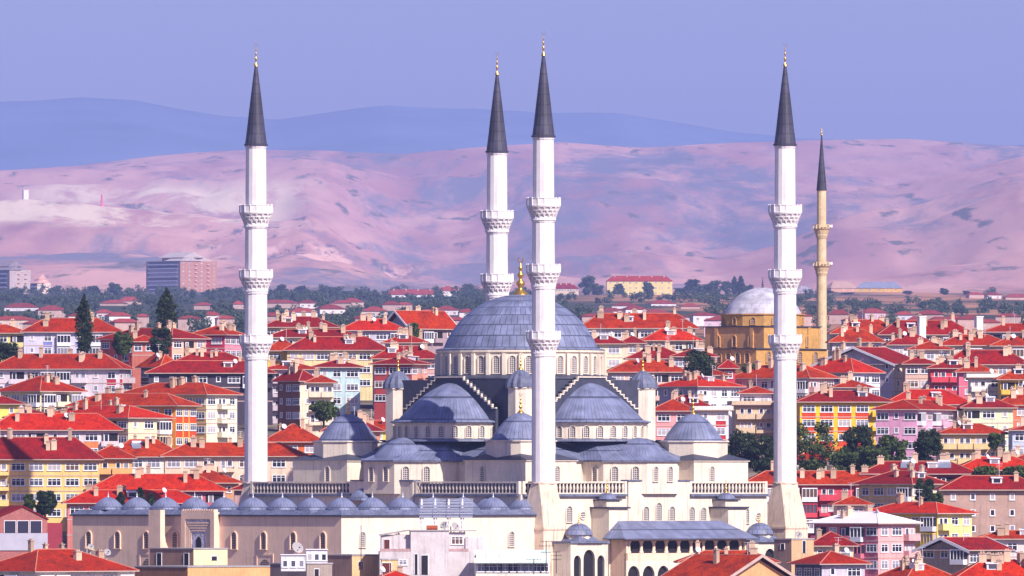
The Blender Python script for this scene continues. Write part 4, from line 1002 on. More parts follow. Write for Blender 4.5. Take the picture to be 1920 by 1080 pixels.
# --- between leftmost minaret and great dome
H(490,638,593,613,None,'E8D0A0','house with four stout brown chimneys right of the leftmost minaret, in the back row',ch=6,D=2680)
H(711,862,582,616,768,'B8A8B4','grey gabled house with white verge boards left of the great dome',kind='gable',w2='A89098',ch=3,D=2660,fl=1)
H(634,768,597,619,None,'C8C0D0','low orange red roof in front of the grey gabled house',ch=2,D=2630,roof='o')
H(495,682,617,632,None,'F2E2D0','long low white house below the row of stout brown chimneys',ch=5,fl=1)
H(494,566,634,657,None,'F0C860','small yellow house peeping out right of the leftmost minaret',ch=0,D=2535)
H(530,732,631,656,None,'EAD6A0','cream house with one big glazed bay under a long dull red roof',ch=4,roof='d')
H(715,806,626,642,None,'E0C0A8','small red roof crowded with chimneys, in front of the grey gabled house',ch=6,D=2570,fl=1)
H(695,832,648,672,None,'D8A8A0','dull red roof touching the left rim of the great dome',ch=3,roof='d')
H(490,600,678,692,None,'C8B8C8','house with white balcony slabs close to the right side of the leftmost minaret',ch=2,bal=3,fl=4,D=2440)
H(580,684,674,688,None,'C4DCE2','pale blue house with a long balcony below the cream bay windowed house',ch=4,bal=1,fl=4)
H(690,812,668,682,777,'B84848','pink and brick red apartment house with a dark sloping top storey',w2='F0A890',fl=3,bal=1,ch=2,roof='d',D=2440,cat='apartment house')
H(507,602,693,714,560,'96604C','brown brick house with a cream end wall right of the leftmost minaret',w2='F2DCC0',fl=3,ch=2)
H(636,740,788,806,654,'F2B838','bright yellow gabled house left of the mosque tower',kind='gable',w2='F4D650',ch=1,D=2320,roof='r')
H(600,722,783,808,None,'D89070','low red roof with square white chimneys beside the left corner dome',ch=5,D=2285)
H(490,610,795,828,None,'E07038','orange house half hidden by the left corner dome of the mosque',ch=2,D=2235,w2=None)
# --- between great dome and right minaret
H(1085,1312,587,615,None,'EEE0D8','long white house with many chimneys right of the great dome',ch=7,D=2660,fl=1)
H(1202,1320,616,638,None,'EAD8C0','cream house with a wide red roof left of the ochre mosque',ch=2,D=2590)
H(1160,1214,629,643,None,'E4D0C0','small red roof between the long white house and the tall cream house',ch=2,D=2560,fl=1)
H(1095,1176,626,644,None,'F0E8C4','tall cream house close to the right rim of the great dome',ch=1,D=2550,fl=3)
H(1172,1290,650,672,None,'E0C8B8','plain red roof below the tall cream house, no wall showing',ch=4)
H(1138,1292,675,697,None,'E8C0B0','red roofed house with a pink wall just above the ribbed tower cap',ch=3)
H(1345,1388,674,690,None,'C84050','small red walled house beside the round dark tree',ch=0,D=2420)
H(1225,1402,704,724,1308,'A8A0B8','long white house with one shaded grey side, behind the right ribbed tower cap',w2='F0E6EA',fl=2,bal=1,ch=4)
H(1230,1347,741,768,None,'E8A8B0','house under a red roof rising just above the white flat roofed house',ch=2,D=2350)
H(1218,1308,748,770,None,'F0A0A0','salmon pink house behind the right corner dome of the mosque',ch=1,D=2330,fl=3)
H(1300,1376,762,768,None,'F4E6DE','white flat roofed house with red window panels behind the right corner dome',kind='flat',panel='C83038',fl=3,ch=0,D=2300)
H(1382,1456,724,737,None,'F0E4E4','white attic house with one wide dark window left of the right minaret',ch=1,fl=1,D=2375,hgt=4)
H(1372,1462,752,758,None,'D8BEA0','beige balcony house with a flat top below the white attic house',kind='flat',ch=0,bal=2,fl=4,D=2365)
H(1365,1578,684,708,1518,'E6DCE0','white and pink house spreading behind the right minaret',w2='F4B8B0',fl=3,ch=4,bal=1)
# --- right of the right minaret
H(1842,1970,606,622,None,'B0A0B0','red roof in the back row at the photo\'s right edge',ch=3,D=2670)
H(1555,1702,599,625,None,'D8B8B0','red roof with a white verge right beside the slim buff minaret',ch=5,D=2650)
H(1645,1832,600,627,None,'C8A8A8','wide dull red roof behind the first tall white flue',ch=5,D=2630,roof='d')
H(1553,1662,617,641,None,'E8DCE4','white house with dark windows right of the foot of the slim buff minaret',ch=3,D=2575)
H(1662,1760,624,646,None,'EADCE2','white house with a balcony in the row between the two tall white flues',ch=3,D=2555,bal=1)
H(1757,1905,627,647,None,'DCC4A8','beige house with a straight eave around the second tall white flue',ch=5)
H(1855,1970,631,648,None,'C8A8A0','red roof with pale chimneys behind the beige house at the photo\'s right edge',ch=4,D=2535)
H(1525,1742,650,682,1677,'C0B4C0','big grey gabled hall with white verge boards and a cream end wing',kind='gable',w2='F2E2C4',fl=2,style='n',ch=2,D=2480,roof='d')
H(1765,1935,656,683,None,'D8B8A8','wide dull red roof right of the big grey gabled hall',ch=4,roof='d')
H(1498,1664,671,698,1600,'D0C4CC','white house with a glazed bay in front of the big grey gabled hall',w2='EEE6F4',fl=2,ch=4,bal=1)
H(1737,1822,676,690,None,'D84858','red house with two rows of pale balconies',bal=2,fl=3,ch=3,D=2455)
H(1790,1868,679,697,None,'F07890','rose pink house between the red balcony house and the white terrace house',ch=2,D=2432,fl=2)
H(1812,1895,702,707,None,'F0EAE0','white terrace house with a flat top behind the pale green house',kind='flat',ch=0,bal=1,fl=2,D=2415)
H(1868,1970,689,711,None,'F0C050','yellow house with a red roof at the photo\'s right edge',ch=3,D=2405)
H(1492,1678,732,753,None,'F6C830','bright yellow house with orange red bands right of the right minaret',panel='DC4820',style='g',fl=4,bal=1,ch=3,D=2330)
H(1655,1832,730,758,None,'E0B0B0','red roof rising behind the pink house with red balconies',ch=3,D=2335)
H(1862,1970,734,759,None,'EC7858','coral house behind the pale green house at the photo\'s right edge',ch=3,D=2325)
H(1632,1816,749,767,1725,'E8A8C8','pink house with red balconies behind the dark trees',w2='F0B4CC',beta=R(70),fl=4,bal=1,ch=3,D=2295)
H(1800,1910,741,764,None,'E0E6C0','pale green house with white windows right of the pink house',fl=3,ch=2,D=2315)
H(1755,1895,794,813,None,'E8C890','cream and yellow house with a long terrace rail right of the dark trees',bal=3,fl=2,ch=3,D=2235)
H(1890,1975,796,806,None,'C8D4F0','pale blue house cut by the photo\'s right edge',fl=3,ch=1,D=2225)
H(1885,1970,851,866,None,'D8B0A0','red roof at the photo\'s right edge just below the pale blue house',ch=2,D=2175)
H(1788,1965,856,881,None,'C89890','wide orange red roof with chimneys below the cream and yellow house',ch=4,D=2150,roof='o')
H(1610,1838,865,888,None,'A03848','dark red walled house below the dark trees',ch=3,fl=1,solar=2,D=2130)
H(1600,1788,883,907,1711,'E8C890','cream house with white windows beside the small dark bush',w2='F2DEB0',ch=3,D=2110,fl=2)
H(1390,1682,883,908,None,'D4485A','long crimson and coral apartment house right behind the right minaret foot',fl=3,bal=2,ch=6,D=2125,cat='apartment house')
H(1760,1965,892,918,None,'B8988C','tall taupe apartment house with small windows at the photo\'s right edge',fl=4,ch=1,style='n',D=2085,cat='apartment house')
H(1610,1840,942,962,1758,'F0C858','yellow house with white windows and a red roof with pale ridge lines',w2='F6E090',fl=3,bal=1,ch=2,D=2030)
H(1828,1970,995,1010,None,'E4D8D4','white house with red roof beside the taupe gabled house at the right edge',ch=2,D=1975,fl=2)
H(1515,1734,960,981,1647,'E0788C','pink four storey apartment house under a white metal roof',w2='F2B0B0',fl=4,bal=1,ch=2,roof='w',D=1990,cat='apartment house')
H(1513,1612,997,1023,None,'F0DCB8','cream house with a red roof at the foot of the right minaret',ch=1,fl=1,D=1935,roof='d')
H(1715,1906,1008,1031,1816,'B8A090','taupe gabled house with a dull red roof in the lower right',kind='gable',ch=0,fl=1,D=1930,roof='d')
H(1478,1638,1034,1057,1537,'5A5878','house with white glazed bays under a red roof, below the pink apartment house',w2='C8C0D0',ch=1,fl=2,D=1890)
H(1640,1800,1052,1084,1700,'D8A890','red roof with square beige chimneys on the bottom edge of the photo',ch=6,D=1850,fl=1)
H(1790,1970,1050,1084,None,'D8A890','red roof with a row of stout chimneys in the lower right corner',ch=8,D=1845,fl=1)
H(1270,1465,1033,1054,None,'D8A890','flat looking red roof right in front of the mosque loggia',ch=2,D=1905,fl=1,hgt=6)
H(1236,1500,1041,1084,1362,'D8A070','big red gabled roof with a tan gable end on the bottom edge of the photo',kind='gable',ch=1,D=1860,fl=1,w2='E0A878',gx=True)

H(570,634,703,717,None,'F0DCC0','cream house with stacked balconies between the brown brick house and the pale blue house',bal=2,fl=3,ch=1,D=2372)
H(1255,1350,653,668,None,'D8B0A0','small dull roof squeezed under the shaded brown aisle wall of the ochre mosque',ch=2,D=2462,roof='d')
H(1290,1372,690,703,None,'E0C8C0','little red roof just below the round dark tree, above the long white house',ch=2,D=2405)
H(1452,1500,742,754,None,'E8DCE4','narrow white house showing left and right of the right minaret shaft',ch=1,D=2360)
H(8,118,768,782,None,'B8A090','low tan roofed house between the lemon yellow house and the orange yellow house',ch=2,D=2275,roof='d')
H(240,300,628,640,None,'C87060','small brick house between the round dark tree and the bushy dark tree',ch=1,D=2570,fl=1)
H(1700,1790,640,655,None,'F2E2D0','small red roof wedged between a white balcony house and the big grey hall',ch=2,D=2522)
H(1690,1760,668,682,None,'E0B8A8','little dull roof above the red house with two rows of pale balconies',ch=2,D=2472,roof='d')
H(1560,1640,712,726,None,'EAD8D8','small roof showing between the glazed bay house and the bright yellow house',ch=2,D=2360)
H(1905,1975,720,736,None,'D8C0B0','low roof behind the coral house, cut by the photo\'s right edge',ch=2,D=2375)
H(1480,1560,846,862,None,'D8B0A0','low red roof behind the large mid green tree right of the right minaret',ch=1,D=2240)
H(1560,1640,930,946,None,'E8C0B8','small pink house squeezed between the crimson apartments and the pale ridged yellow house',ch=1,D=2060)
H(430,500,905,918,None,'C8A0A0','small dull roof right at the foot of the leftmost minaret',ch=1,D=2125,fl=1,roof='d')
H(62,180,795,812,None,'E8DCE4','white house with a low red roof behind the deep red roof at the left',ch=2,D=2262,fl=2)

# ------------------------------------------------------------------ special buildings in the foreground
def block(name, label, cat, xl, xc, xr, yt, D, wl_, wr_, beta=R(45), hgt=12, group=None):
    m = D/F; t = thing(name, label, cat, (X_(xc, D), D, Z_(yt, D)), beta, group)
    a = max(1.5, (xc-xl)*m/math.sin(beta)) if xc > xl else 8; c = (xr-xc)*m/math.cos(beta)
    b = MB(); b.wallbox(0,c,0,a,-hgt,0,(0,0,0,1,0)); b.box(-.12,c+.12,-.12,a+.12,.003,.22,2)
    o = b.build('wall', [wallmat(wr_), wallmat(wl_), M_CONC], t)  # left wall darker, its shade put into the colour
    return t, a, c
def hole(t, x, y, z, rz, w, h, name='doorway', mat=None):
    b = MB(); b.box(-w/2,w/2,-.06,.05,0,h); f = MB()
    f.box(-w/2-.1,-w/2-.003,-.1,.05,0,h+.1); f.box(w/2+.003,w/2+.1,-.1,.05,0,h+.1); f.box(-w/2-.003,w/2+.003,-.1,.05,h+.003,h+.1)
    o = b.build(name, mat or M_VOID, t, (x, y, z), rz); f.build('frame', M_FRAME, o)
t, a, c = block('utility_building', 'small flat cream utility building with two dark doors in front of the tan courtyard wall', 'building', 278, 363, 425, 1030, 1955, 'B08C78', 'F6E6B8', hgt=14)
for v in (.78, .16): hole(t, 0, a*v, -3.4, -PI/2, 1.1, 2.7)
hole(t, c*.6, 0, -1.9, 0, 1.2, .7, 'window')
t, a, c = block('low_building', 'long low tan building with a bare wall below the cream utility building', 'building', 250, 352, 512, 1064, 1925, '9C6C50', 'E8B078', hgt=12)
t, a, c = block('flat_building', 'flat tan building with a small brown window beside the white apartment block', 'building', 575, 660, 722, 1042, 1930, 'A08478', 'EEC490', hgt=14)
hole(t, c*.25, 0, -2.3, 0, 1.0, 1.3, 'window', wallmat('7A4030'))
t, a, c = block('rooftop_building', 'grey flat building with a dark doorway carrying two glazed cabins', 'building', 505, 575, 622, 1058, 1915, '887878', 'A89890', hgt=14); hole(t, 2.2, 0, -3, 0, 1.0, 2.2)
def cabin(xl, xr, yt, yb, D, label, n):
    m = D/F; w = (xr-xl)*m; h = (yb-yt)*m
    t = thing('glazed_cabin', label, 'cabin', (X_(xl, D), D, Z_(yb, D)), R(3), 'glazed white cabins on the grey flat roof')
    b = MB(); b.box(0,w,.08,2.4,0,h); b.build('wall', wallmat('E8E4EC'), t)
    f = MB(); f.box(-.1,w+.1,-.15,2.5,h+.003,h+.15)
    f.build('roof', M_FRAME, t)
    for i in range(n): window(t, w*(i+.5)/n, .08, h*.25, 0, .85, 1.15)
cabin(527, 573, 1041, 1071, 1908, 'lower white glazed cabin with three dark windows on the grey flat roof', 3)
cabin(574, 614, 1031, 1058, 1918, 'upper white glazed cabin with three windows beside a tilted satellite dish', 3)
# white apartment block in front of the courtyard
D = 1925; m = D/F
t = thing('apartment_block', 'white apartment block with attic rooms in front of the lit courtyard wall', 'apartment house', (X_(712, D), D, Z_(996, D)), R(2))
W_ = wallmat('DCD2D4')
w = (893-712)*m; x1 = (770-712)*m; x2 = (842-712)*m; x3 = (873-712)*m
b = MB(); b.box(0,w,0,9,-20,-(1034-996)*m); b.box(x1,x2,.0,8,-(1034-996)*m+.003,0); b.box(.3,x1-.003,1.2,7.5,-(1034-996)*m+.003,-.6); b.box(x2+.003,x3,.6,7,-(1034-996)*m+.003,-.2); b.box(x3+.003,w+1.2,.3,7,-(1034-996)*m+.003,-1.0)
b.build('wall', W_, t)
b = MB(); b.box(x1-.15,x2+.15,-.15,8.1,.003,.2); b.add([(.1,.8,-.55),(x1-.2,.8,.25),(x1-.2,7.6,.25),(.1,7.6,-.55),(.1,.8,-.75),(x1-.2,.8,.05),(x1-.2,7.6,.05),(.1,7.6,-.75)], [(0,1,2,3),(4,5,6,7),(0,1,5,4),(1,2,6,5),(2,3,7,6),(3,0,4,7)]); b.box(x2+.16,x3+1.8,.0,7.1,.0,.16)
b.build('roof', M_CONC, t)
b = MB(); b.box(0,x1-.1,-.05,.1,-3.33,-2.9); b.box(x2,x3+.5,-.05,.1,-3.33,-2.9); b.build('parapet', wallmat('C8A0A0'), t)
window(t, (x2+x3)/2, .6, -2.2, 0, 1.95, 1.35); hole(t, 1.2, 1.2, -2.9, 0, .9, 1.5, 'doorway', wallmat('6A3028'))
window(t, x1*.75, 0, -5.6, 0, 1.35, .95); hole(t, x1+.9, 0, -7.2, 0, .45, 3.4, 'window'); hole(t, x1+2.3, 0, -7.2, 0, 1.1, 3.2, 'window')
b = MB(); b.box(0,3.4,0,2.0,0,2.1); o_ = b.build('water_tank_shed', wallmat('F0E8EC'), t, (x3+.4,.8,-3.0))
# hot water rack standing on its roof
t = thing('solar_rack', 'white steel rack of tilted solar water panels on the white apartment roof', 'solar panels', (X_(785, 1927), 1927, Z_(975, 1927)), R(4))
m = 1927/F; w = 102*m; h = 39*m
for i in range(4):
    x0 = w*i/4+.1; p = MB(); ww = w/4-.15
    for k in range(7):
        s0, s1 = k/7+.02, k/7+.115
        q0 = [(x0+.2*s_, .2+1.5*s_, .4+(h-.4)*s_) for s_ in (s0, s1)]
        p.add([q0[0], (q0[0][0]+ww,)+q0[0][1:], (q0[1][0]+ww,)+q0[1][1:], q0[1]]+[(v[0], v[1]+.06, v[2]-.03) for v in (q0[0], (q0[0][0]+ww,)+q0[0][1:], (q0[1][0]+ww,)+q0[1][1:], q0[1])], [(0,1,2,3),(4,5,6,7),(0,1,5,4),(1,2,6,5),(2,3,7,6),(3,0,4,7)])
    pn_ = p.build('panel', plain('solar_tubes', (0.20,0.21,0.30), .3, .3, 3.0), t)
    q = MB()
    for k in range(6): s_ = k/5; q.tube((x0+.2*s_,.17+1.5*s_,.42+(h-.4)*s_),(x0+ww+.2*s_,.17+1.5*s_,.42+(h-.4)*s_),.035,4)
    q.build('rail', M_STEEL, pn_)
    q = MB(); q.tube((x0,.1,-2.0),(x0+.5,1.6,h+.05),.11,5); q.tube((x0+.75,.1,-2.0),(x0+.5,1.6,h+.05),.11,5); q.tube((x0,.1,-1.9+1.9),(x0+.75,.1,0),.04,4); q.tube((x0+.4,2.4,-2.0),(x0+.5,1.7,h),.06,5)
    q.build('leg', M_FRAME, t)
def dish(px, py, D, r, label, az=20, fall=1.5):
    t = thing('satellite_dish', label, 'satellite dish', (X_(px, D), D, Z_(py, D)), R(az))
    q = MB(); q.lathe([(.02,0),(r*.5,r*.08),(r,r*.28)], 16); q.lathe([(r+.02,r*.29),(r*.5,r*.05),(.02,-.04)], 16); o = q.build('reflector', M_CONC, t); o.rotation_euler = (R(62), 0, 0)
    q = MB(); q.tube((0,.25,-fall),(0,.25,0),.06,6); q.tube((0,0.25,0),(0,0,0),.06,5); q.build('mast', M_STEEL, t)
    q = MB(); q.tube((0,-.1,-r*.5),(0,-r*.9,.15),.03,4); q.box(-.09,.09,-r*.95,-r*.75,.05,.25); q.build('receiver_arm', M_DARKST, t)
dish(557, 1028, 1912, 1.0, 'large tilted satellite dish leaning on the glazed cabins', 30)
dish(170, 1026, 1945, .55, 'small satellite dish on a pole before the tan courtyard wall, left of the awning', 15, 3)
dish(201, 1036, 1940, .6, 'satellite dish beside the yellow awning', 25, 2)
dish(833, 986, 1928, .7, 'small satellite dish beside the solar rack on the white apartment roof', -20, .9)
dish(853, 988, 1927, .75, 'tilted satellite dish at the far end of the white apartment roof', 40, .9)
dish(1497, 1003, 1945, .6, 'satellite dish on the pale wall at the foot of the right minaret', 20, 1.0)
b = MB(); b.tube((0,0,0),(1.8,0,0),.45,10); b.box(.1,.3,-.4,.4,-.9,-.3); b.box(1.5,1.7,-.4,.4,-.9,-.3)
tag(b.build('water_tank', wallmat('A85030'), None, (X_(800, 1927), 1927.5, Z_(990, 1927)), R(5)), 'rust brown water tank under the solar rack on the white apartment roof', 'water tank')
# mint canopy building
D = 1915; m = D/F
t = thing('shop_building', 'building with a pale mint metal canopy over a dark row of windows', 'building', (X_(893, D), D, Z_(1036, D)), R(2))
w = (1032-893)*m
b = MB(); b.box(0,w,1.5,9,-16,-.3); b.build('wall', wallmat('F4EADC'), t)
b = MB(); b.add([(-.3,0,-1.6),(w,0,-1.6),(w,4.5,.4),(-.3,4.5,.4),(-.3,0,-1.75),(w,0,-1.75),(w,4.5,.25),(-.3,4.5,.25)], [(0,1,2,3),(4,5,6,7),(0,1,5,4),(1,2,6,5),(2,3,7,6),(3,0,4,7)]); b.build('canopy', wallmat('D8E8E0'), t)
for i in range(9): window(t, .9+(w-1.8)*i/8, 1.5, -3.2, 0, 1.35, 1.35)
b = MB(); b.box(0,w+4,-.8,1.4,-4.4,-4.0); b.build('ledge', M_DARKST, t)
t, a, c = block('rooftop_shed', 'tan shed with a flat tin roof and brown door beside the white apartment block', 'shed', 715, 716, 746, 1050, 1912, 'B08060', 'F0C890', R(6), hgt=4)
hole(t, c*.3, 0, -2.4, 0, 1.5, 1.9, 'door', wallmat('6A2A20'))
H(693,795,1071,1090,None,'E8D8D0','peaked red roof on the bottom edge in front of the white apartment block',ch=1,D=1860,fl=1,roof='o')
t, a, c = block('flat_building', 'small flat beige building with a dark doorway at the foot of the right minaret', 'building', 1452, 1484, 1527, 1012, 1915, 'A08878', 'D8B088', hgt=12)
hole(t, c*.55, 0, -2.2, 0, .7, 2.0); hole(t, 0, a*.5, -1.6, -PI/2, .8, .9, 'window')
# brick building at the lower left
D = 1960; m = D/F
t = thing('brick_building', 'red brown brick building with a low gable and a dark window band, lower left', 'building', (X_(89, D), D, Z_(974, D)), R(14))
w = 105*m
b = MB(); BK = plain('red_brick', (0.34,0.12,0.11), .9, .2, .5, fine=.15); BKD = plain('maroon_cladding', (0.28,0.03,0.05), .8, .2, .5)
b.box(-w,0,0,11,-14,0); b.slabx([(-w,0.003),(0,.003),(-w*.45,2.1)], 0, 11); b.wallbox(.003,2.6,.3,11,-14,-.6,(1,1,1,1,1)); b.build('wall', [BK, BKD], t)
b = MB(); b.slabx([(-w-.2,-.1),(-w*.45,2.1),(.2,-.1),(.2,.12),(-w*.45,2.36),(-w-.2,.12)], -.2, 11.1); b.build('roof', M_TILED, t)
b = MB(); b.box(-w,.0,-.2,-.02,-5.2,-2.3); b.build('metal_band', plain('grey_cladding', (.40,.38,.46), .5, .1, .6), t)
for i in range(3): hole(t, -w*.8+w*.235*(i+.5), 0, -2.25, 0, w*.2, 2.0, 'window', plain('dark_glass', (.02,.022,.05), .15, .1, 1.0, spec=.6)) 
# yellow awning, tall flues, masts
t = thing('awning', 'slanted pale yellow awning on two poles before the tan courtyard wall', 'awning', (X_(162, 1940), 1940, Z_(1046, 1940)), R(8))
b = MB(); b.add([(0,0,1.8),(2.3,-.4,.9),(2.4,1.6,1.0),(.1,1.8,1.9),(0,0,1.72),(2.3,-.4,.82),(2.4,1.6,.92),(.1,1.8,1.82)], [(0,1,2,3),(4,5,6,7),(0,1,5,4),(1,2,6,5),(2,3,7,6),(3,0,4,7)]); b.build('canopy', wallmat('F0DC90'), t)
for p in ((.1,.1,1.75),(2.25,-.3,.85)): 
    b = MB(); b.tube((p[0],p[1],-3),p,.06,5); b.build('pole', M_STEEL, t)
for px, y0, y1, D, lb in ((1728,595,632,2625,'tall white flue among red roofs, the one nearer the slim buff minaret'),(1835,595,642,2560,'tall white flue among red roofs, the one nearer the photo\'s right edge')):
    m = D/F; t = thing('flue', lb, 'flue', (X_(px, D), D, Z_(y1, D)), R(20), 'tall white flues above the red roofs'); r = 6.3*m
    b = MB(); b.box(-r,r,-r,r,-3,(y1-y0)*m); b.build('stack', M_FRAME, t); b = MB(); b.box(-r-.12,r+.12,-r-.12,r+.12,(y1-y0)*m+.003,(y1-y0)*m+.25); b.build('cap', M_FRAME, t)
def mast(px, yt, yb, D, label, arms=()):
    m = D/F; t = thing('antenna_mast', label, 'antenna', (X_(px, D), D, Z_(yb, D)), R(15)); h = (yb-yt)*m
    b = MB(); b.tube((0,0,-1),(0,0,h),.07,6); b.build('pole', M_DARKST, t)
    for f, l in arms:
        b = MB(); b.tube((-l,0,h*f),(l,0,h*f),.035,4)
        for i in range(5): x = -l+l*2*i/4; b.tube((x,-.4,h*f),(x,.4,h*f),.02,4); b.tube((x,0,h*f-.2),(x,0,h*f+.2),.02,4)
        b.build('aerial', M_DARKST, t)
mast(677, 985, 1085, 1900, 'thin dark mast before the corner of the sunlit courtyard wall')
mast(1024, 1014, 1062, 1905, 'television aerial with crossbars before the front minaret', ((.97,.9),(.8,1.1),(.55,.8)))
mast(1043, 1034, 1064, 1900, 'low television aerial with three crossbars near the white kiosk', ((.97,.6),(.75,.8),(.5,.7)))
mast(1001, 1048, 1066, 1898, 'short aerial standing on the mint canopy building', ((.97,1.2),))
t = thing('banner_gate', 'orange inflated looking arch between the dark trees', 'arch', (X_(1552, 2240), 2240, Z_(862, 2240)), R(10))
b = MB(); b.tube((0,0,0),(0,0,2.0),.55,8); b.tube((3.5,0,-.2),(3.5,0,2.0),.55,8); b.tube((-.3,0,2.0),(3.8,0,2.0),.6,8); b.build('frame', wallmat('F07820'), t)
# ------------------------------------------------------------------ trees
def leaf_cloud(b, rng, cx, cy, cz, rx, ry, rz_, n, s, m=0):
    for _ in range(n):
        while True:
            p = Vector((rng.uniform(-1,1), rng.uniform(-1,1), rng.uniform(-1,1)))
            if .25 < p.length < 1: break
        c = Vector((cx+p.x*rx, cy+p.y*ry, cz+p.z*rz_))
        u = Vector((rng.gauss(0,1), rng.gauss(0,1), rng.gauss(0,1))).normalized()
        v = u.orthogonal().normalized(); a = rng.uniform(0, 6.28); w = u.cross(v)
        e1 = (v*math.cos(a)+w*math.sin(a))*s*rng.uniform(.6,1.3); e2 = u.cross(e1)*rng.uniform(.5,.9)
        b.add([c-e1, c+e2*.6, c+e1, c-e2*.6], [(0,1,2,3)], m)
def crown_mesh(kind, h, w, seed, dens=1.0, leaf=.32, mat=None):
    rng = random.Random(seed); b = MB()
    if kind == 'poplar':
        n = 34
        for i in range(n):
            f = (i+.5)/n; z = h*(.06+.92*f); r = w/2*(math.sin(PI*min(1, .12+f*.93))**.6)*rng.uniform(.75,1.08)
            for k in range(3):
                a = rng.uniform(0, 6.28); leaf_cloud(b, rng, r*.5*math.cos(a), r*.5*math.sin(a), z, r*.62, r*.62, h/n*1.9, int(44*dens), leaf)
    elif kind == 'pine':
        n = 16
        for i in range(n):
            f = (i+.5)/n; z = h*(.1+.88*f); r = w/2*(1-f)**.75+.15
            for k in range(max(3, int(7*(1-f)))):
                a = rng.uniform(0, 6.28); leaf_cloud(b, rng, r*.6*math.cos(a), r*.6*math.sin(a), z, r*.5, r*.5, h/n*.8, int(40*dens), leaf)
    else:
        for i in range(30):
            a = rng.uniform(0, 6.28); q = rng.uniform(.1,1)**.5; zf = rng.uniform(.12,.9)
            prof = math.sin(PI*min(1, max(0, (zf-.05)/.98)))**.5
            r = w/2*q*prof*.78; s = w*rng.uniform(.13,.21)
            leaf_cloud(b, rng, r*math.cos(a), r*math.sin(a), h*zf, s, s, s*.75, int(120*dens), leaf)
    return b.mesh('crown', mat or M_LEAF)
def trunk_mesh(h, r, seed):
    rng = random.Random(seed); b = MB(); pts = [Vector((0,0,-1.5))]
    for i in range(4): pts.append(Vector((rng.uniform(-.1,.1)*h*.2, rng.uniform(-.1,.1)*h*.2, h*.17*(i+1))))
    for i in range(4): b.tube(pts[i], pts[i+1], r*(1-.2*i), 6)
    for i in range(6):
        a = rng.uniform(0, 6.28); z = h*rng.uniform(.25,.6); b.tube((0,0,z), (math.cos(a)*h*.22, math.sin(a)*h*.22, z+h*.18), r*.35, 5)
    return b.mesh('trunk', M_BARK)
TN = [0]
def tree(px, yt, yb, wpx, D, kind, label, name='tree', mat=None, group=None, leaf=.36):
    TN[0] += 1; m = D/F; h = (yb-yt)*m; w = wpx*m
    t = thing(name, label, 'tree' if name != 'bush' else 'bush', (X_(px, D), D, Z_(yb, D)), TN[0]*1.1, group)
    put('crown', crown_mesh(kind, h, w, TN[0], 1.0, leaf, mat), t); put('trunk', trunk_mesh(h, .22, TN[0]), t)
    return t
tree(158,553,664,37,2505,'poplar','tall dark poplar in front of the lilac house, the leftmost of the near trees','poplar',M_LEAFD)
tree(312,541,622,44,2650,'poplar','broad dark poplar rising behind the low coral and salmon house','poplar',M_LEAFD)
tree(230,621,668,42,2560,'round','round dark green tree before the coral wall of the low wide house')
tree(301,612,668,44,2556,'round','bushy dark tree between the coral and the salmon walls of the low wide house',mat=M_LEAFD)
tree(12,643,690,62,2510,'round','dark tree cut by the photo\'s left edge behind the white house with red panels',mat=M_LEAFD)
tree(84,918,972,44,2050,'round','dark tree between the big yellow apartments and the red brown brick building',mat=M_LEAFD)
tree(55,925,962,22,2060,'round','small thin tree before the yellow apartments, beside a larger dark tree')
tree(226,924,952,20,2112,'pine','small dark conifer behind the second grey dome, left one of three','conifer',M_LEAFD)
tree(262,915,952,26,2112,'pine','tallest of three small dark conifers behind the small grey domes','conifer',M_LEAFD)
tree(284,926,952,18,2112,'pine','small dark conifer behind the third grey dome, right one of three','conifer',M_LEAFD)
tree(607,754,790,54,2300,'round','round green tree before the pale blue house, left of the yellow gabled house')
tree(776,606,634,26,2600,'round','small bright green tree before the grey gabled house')
tree(1313,657,712,66,2400,'round','round dark tree below the ochre mosque',mat=M_LEAFD)
tree(1408,683,702,34,2440,'round','low bush against the shaded brown wall of the ochre mosque','bush')
G_ = 'dark trees beyond the right minaret'
tree(1392,806,888,74,2200,'round','dark tree left of the right minaret below the balcony houses',mat=M_LEAFD,group=G_)
tree(1436,812,890,66,2195,'round','dark tree touching the left side of the right minaret',mat=M_LEAFD,group=G_)
tree(1522,788,892,92,2200,'round','large mid green tree touching the right side of the right minaret',group=G_)
tree(1606,796,880,70,2215,'round','dark round tree under the yellow house with orange red bands',mat=M_LEAFD,group=G_)
tree(1590,846,892,70,2180,'round','low green tree beside the orange arch',group=G_)
tree(1640,838,890,66,2178,'round','low mid green tree before the left end of the pink house',group=G_)
tree(1674,812,886,62,2190,'round','green tree before the middle of the pink house',group=G_)
tree(1739,804,874,56,2205,'round','dark tree between the pink house and the cream and yellow house',mat=M_LEAFD,group=G_)
tree(1733,896,950,40,2062,'round','small dark tree before the cream house, with roofs all round it',mat=M_LEAFD)
tree(1755,925,945,26,2065,'round','low bush at the right foot of a small dark tree','bush')
tree(1845,878,906,64,2120,'round','pale green bush above the tall taupe apartment house, left of another','bush')
tree(1905,878,898,52,2122,'round','pale green bush above the tall taupe apartment house, by the photo\'s right edge','bush')
tree(1865,812,842,30,2222,'round','small green tree on the terrace of the cream and yellow house')
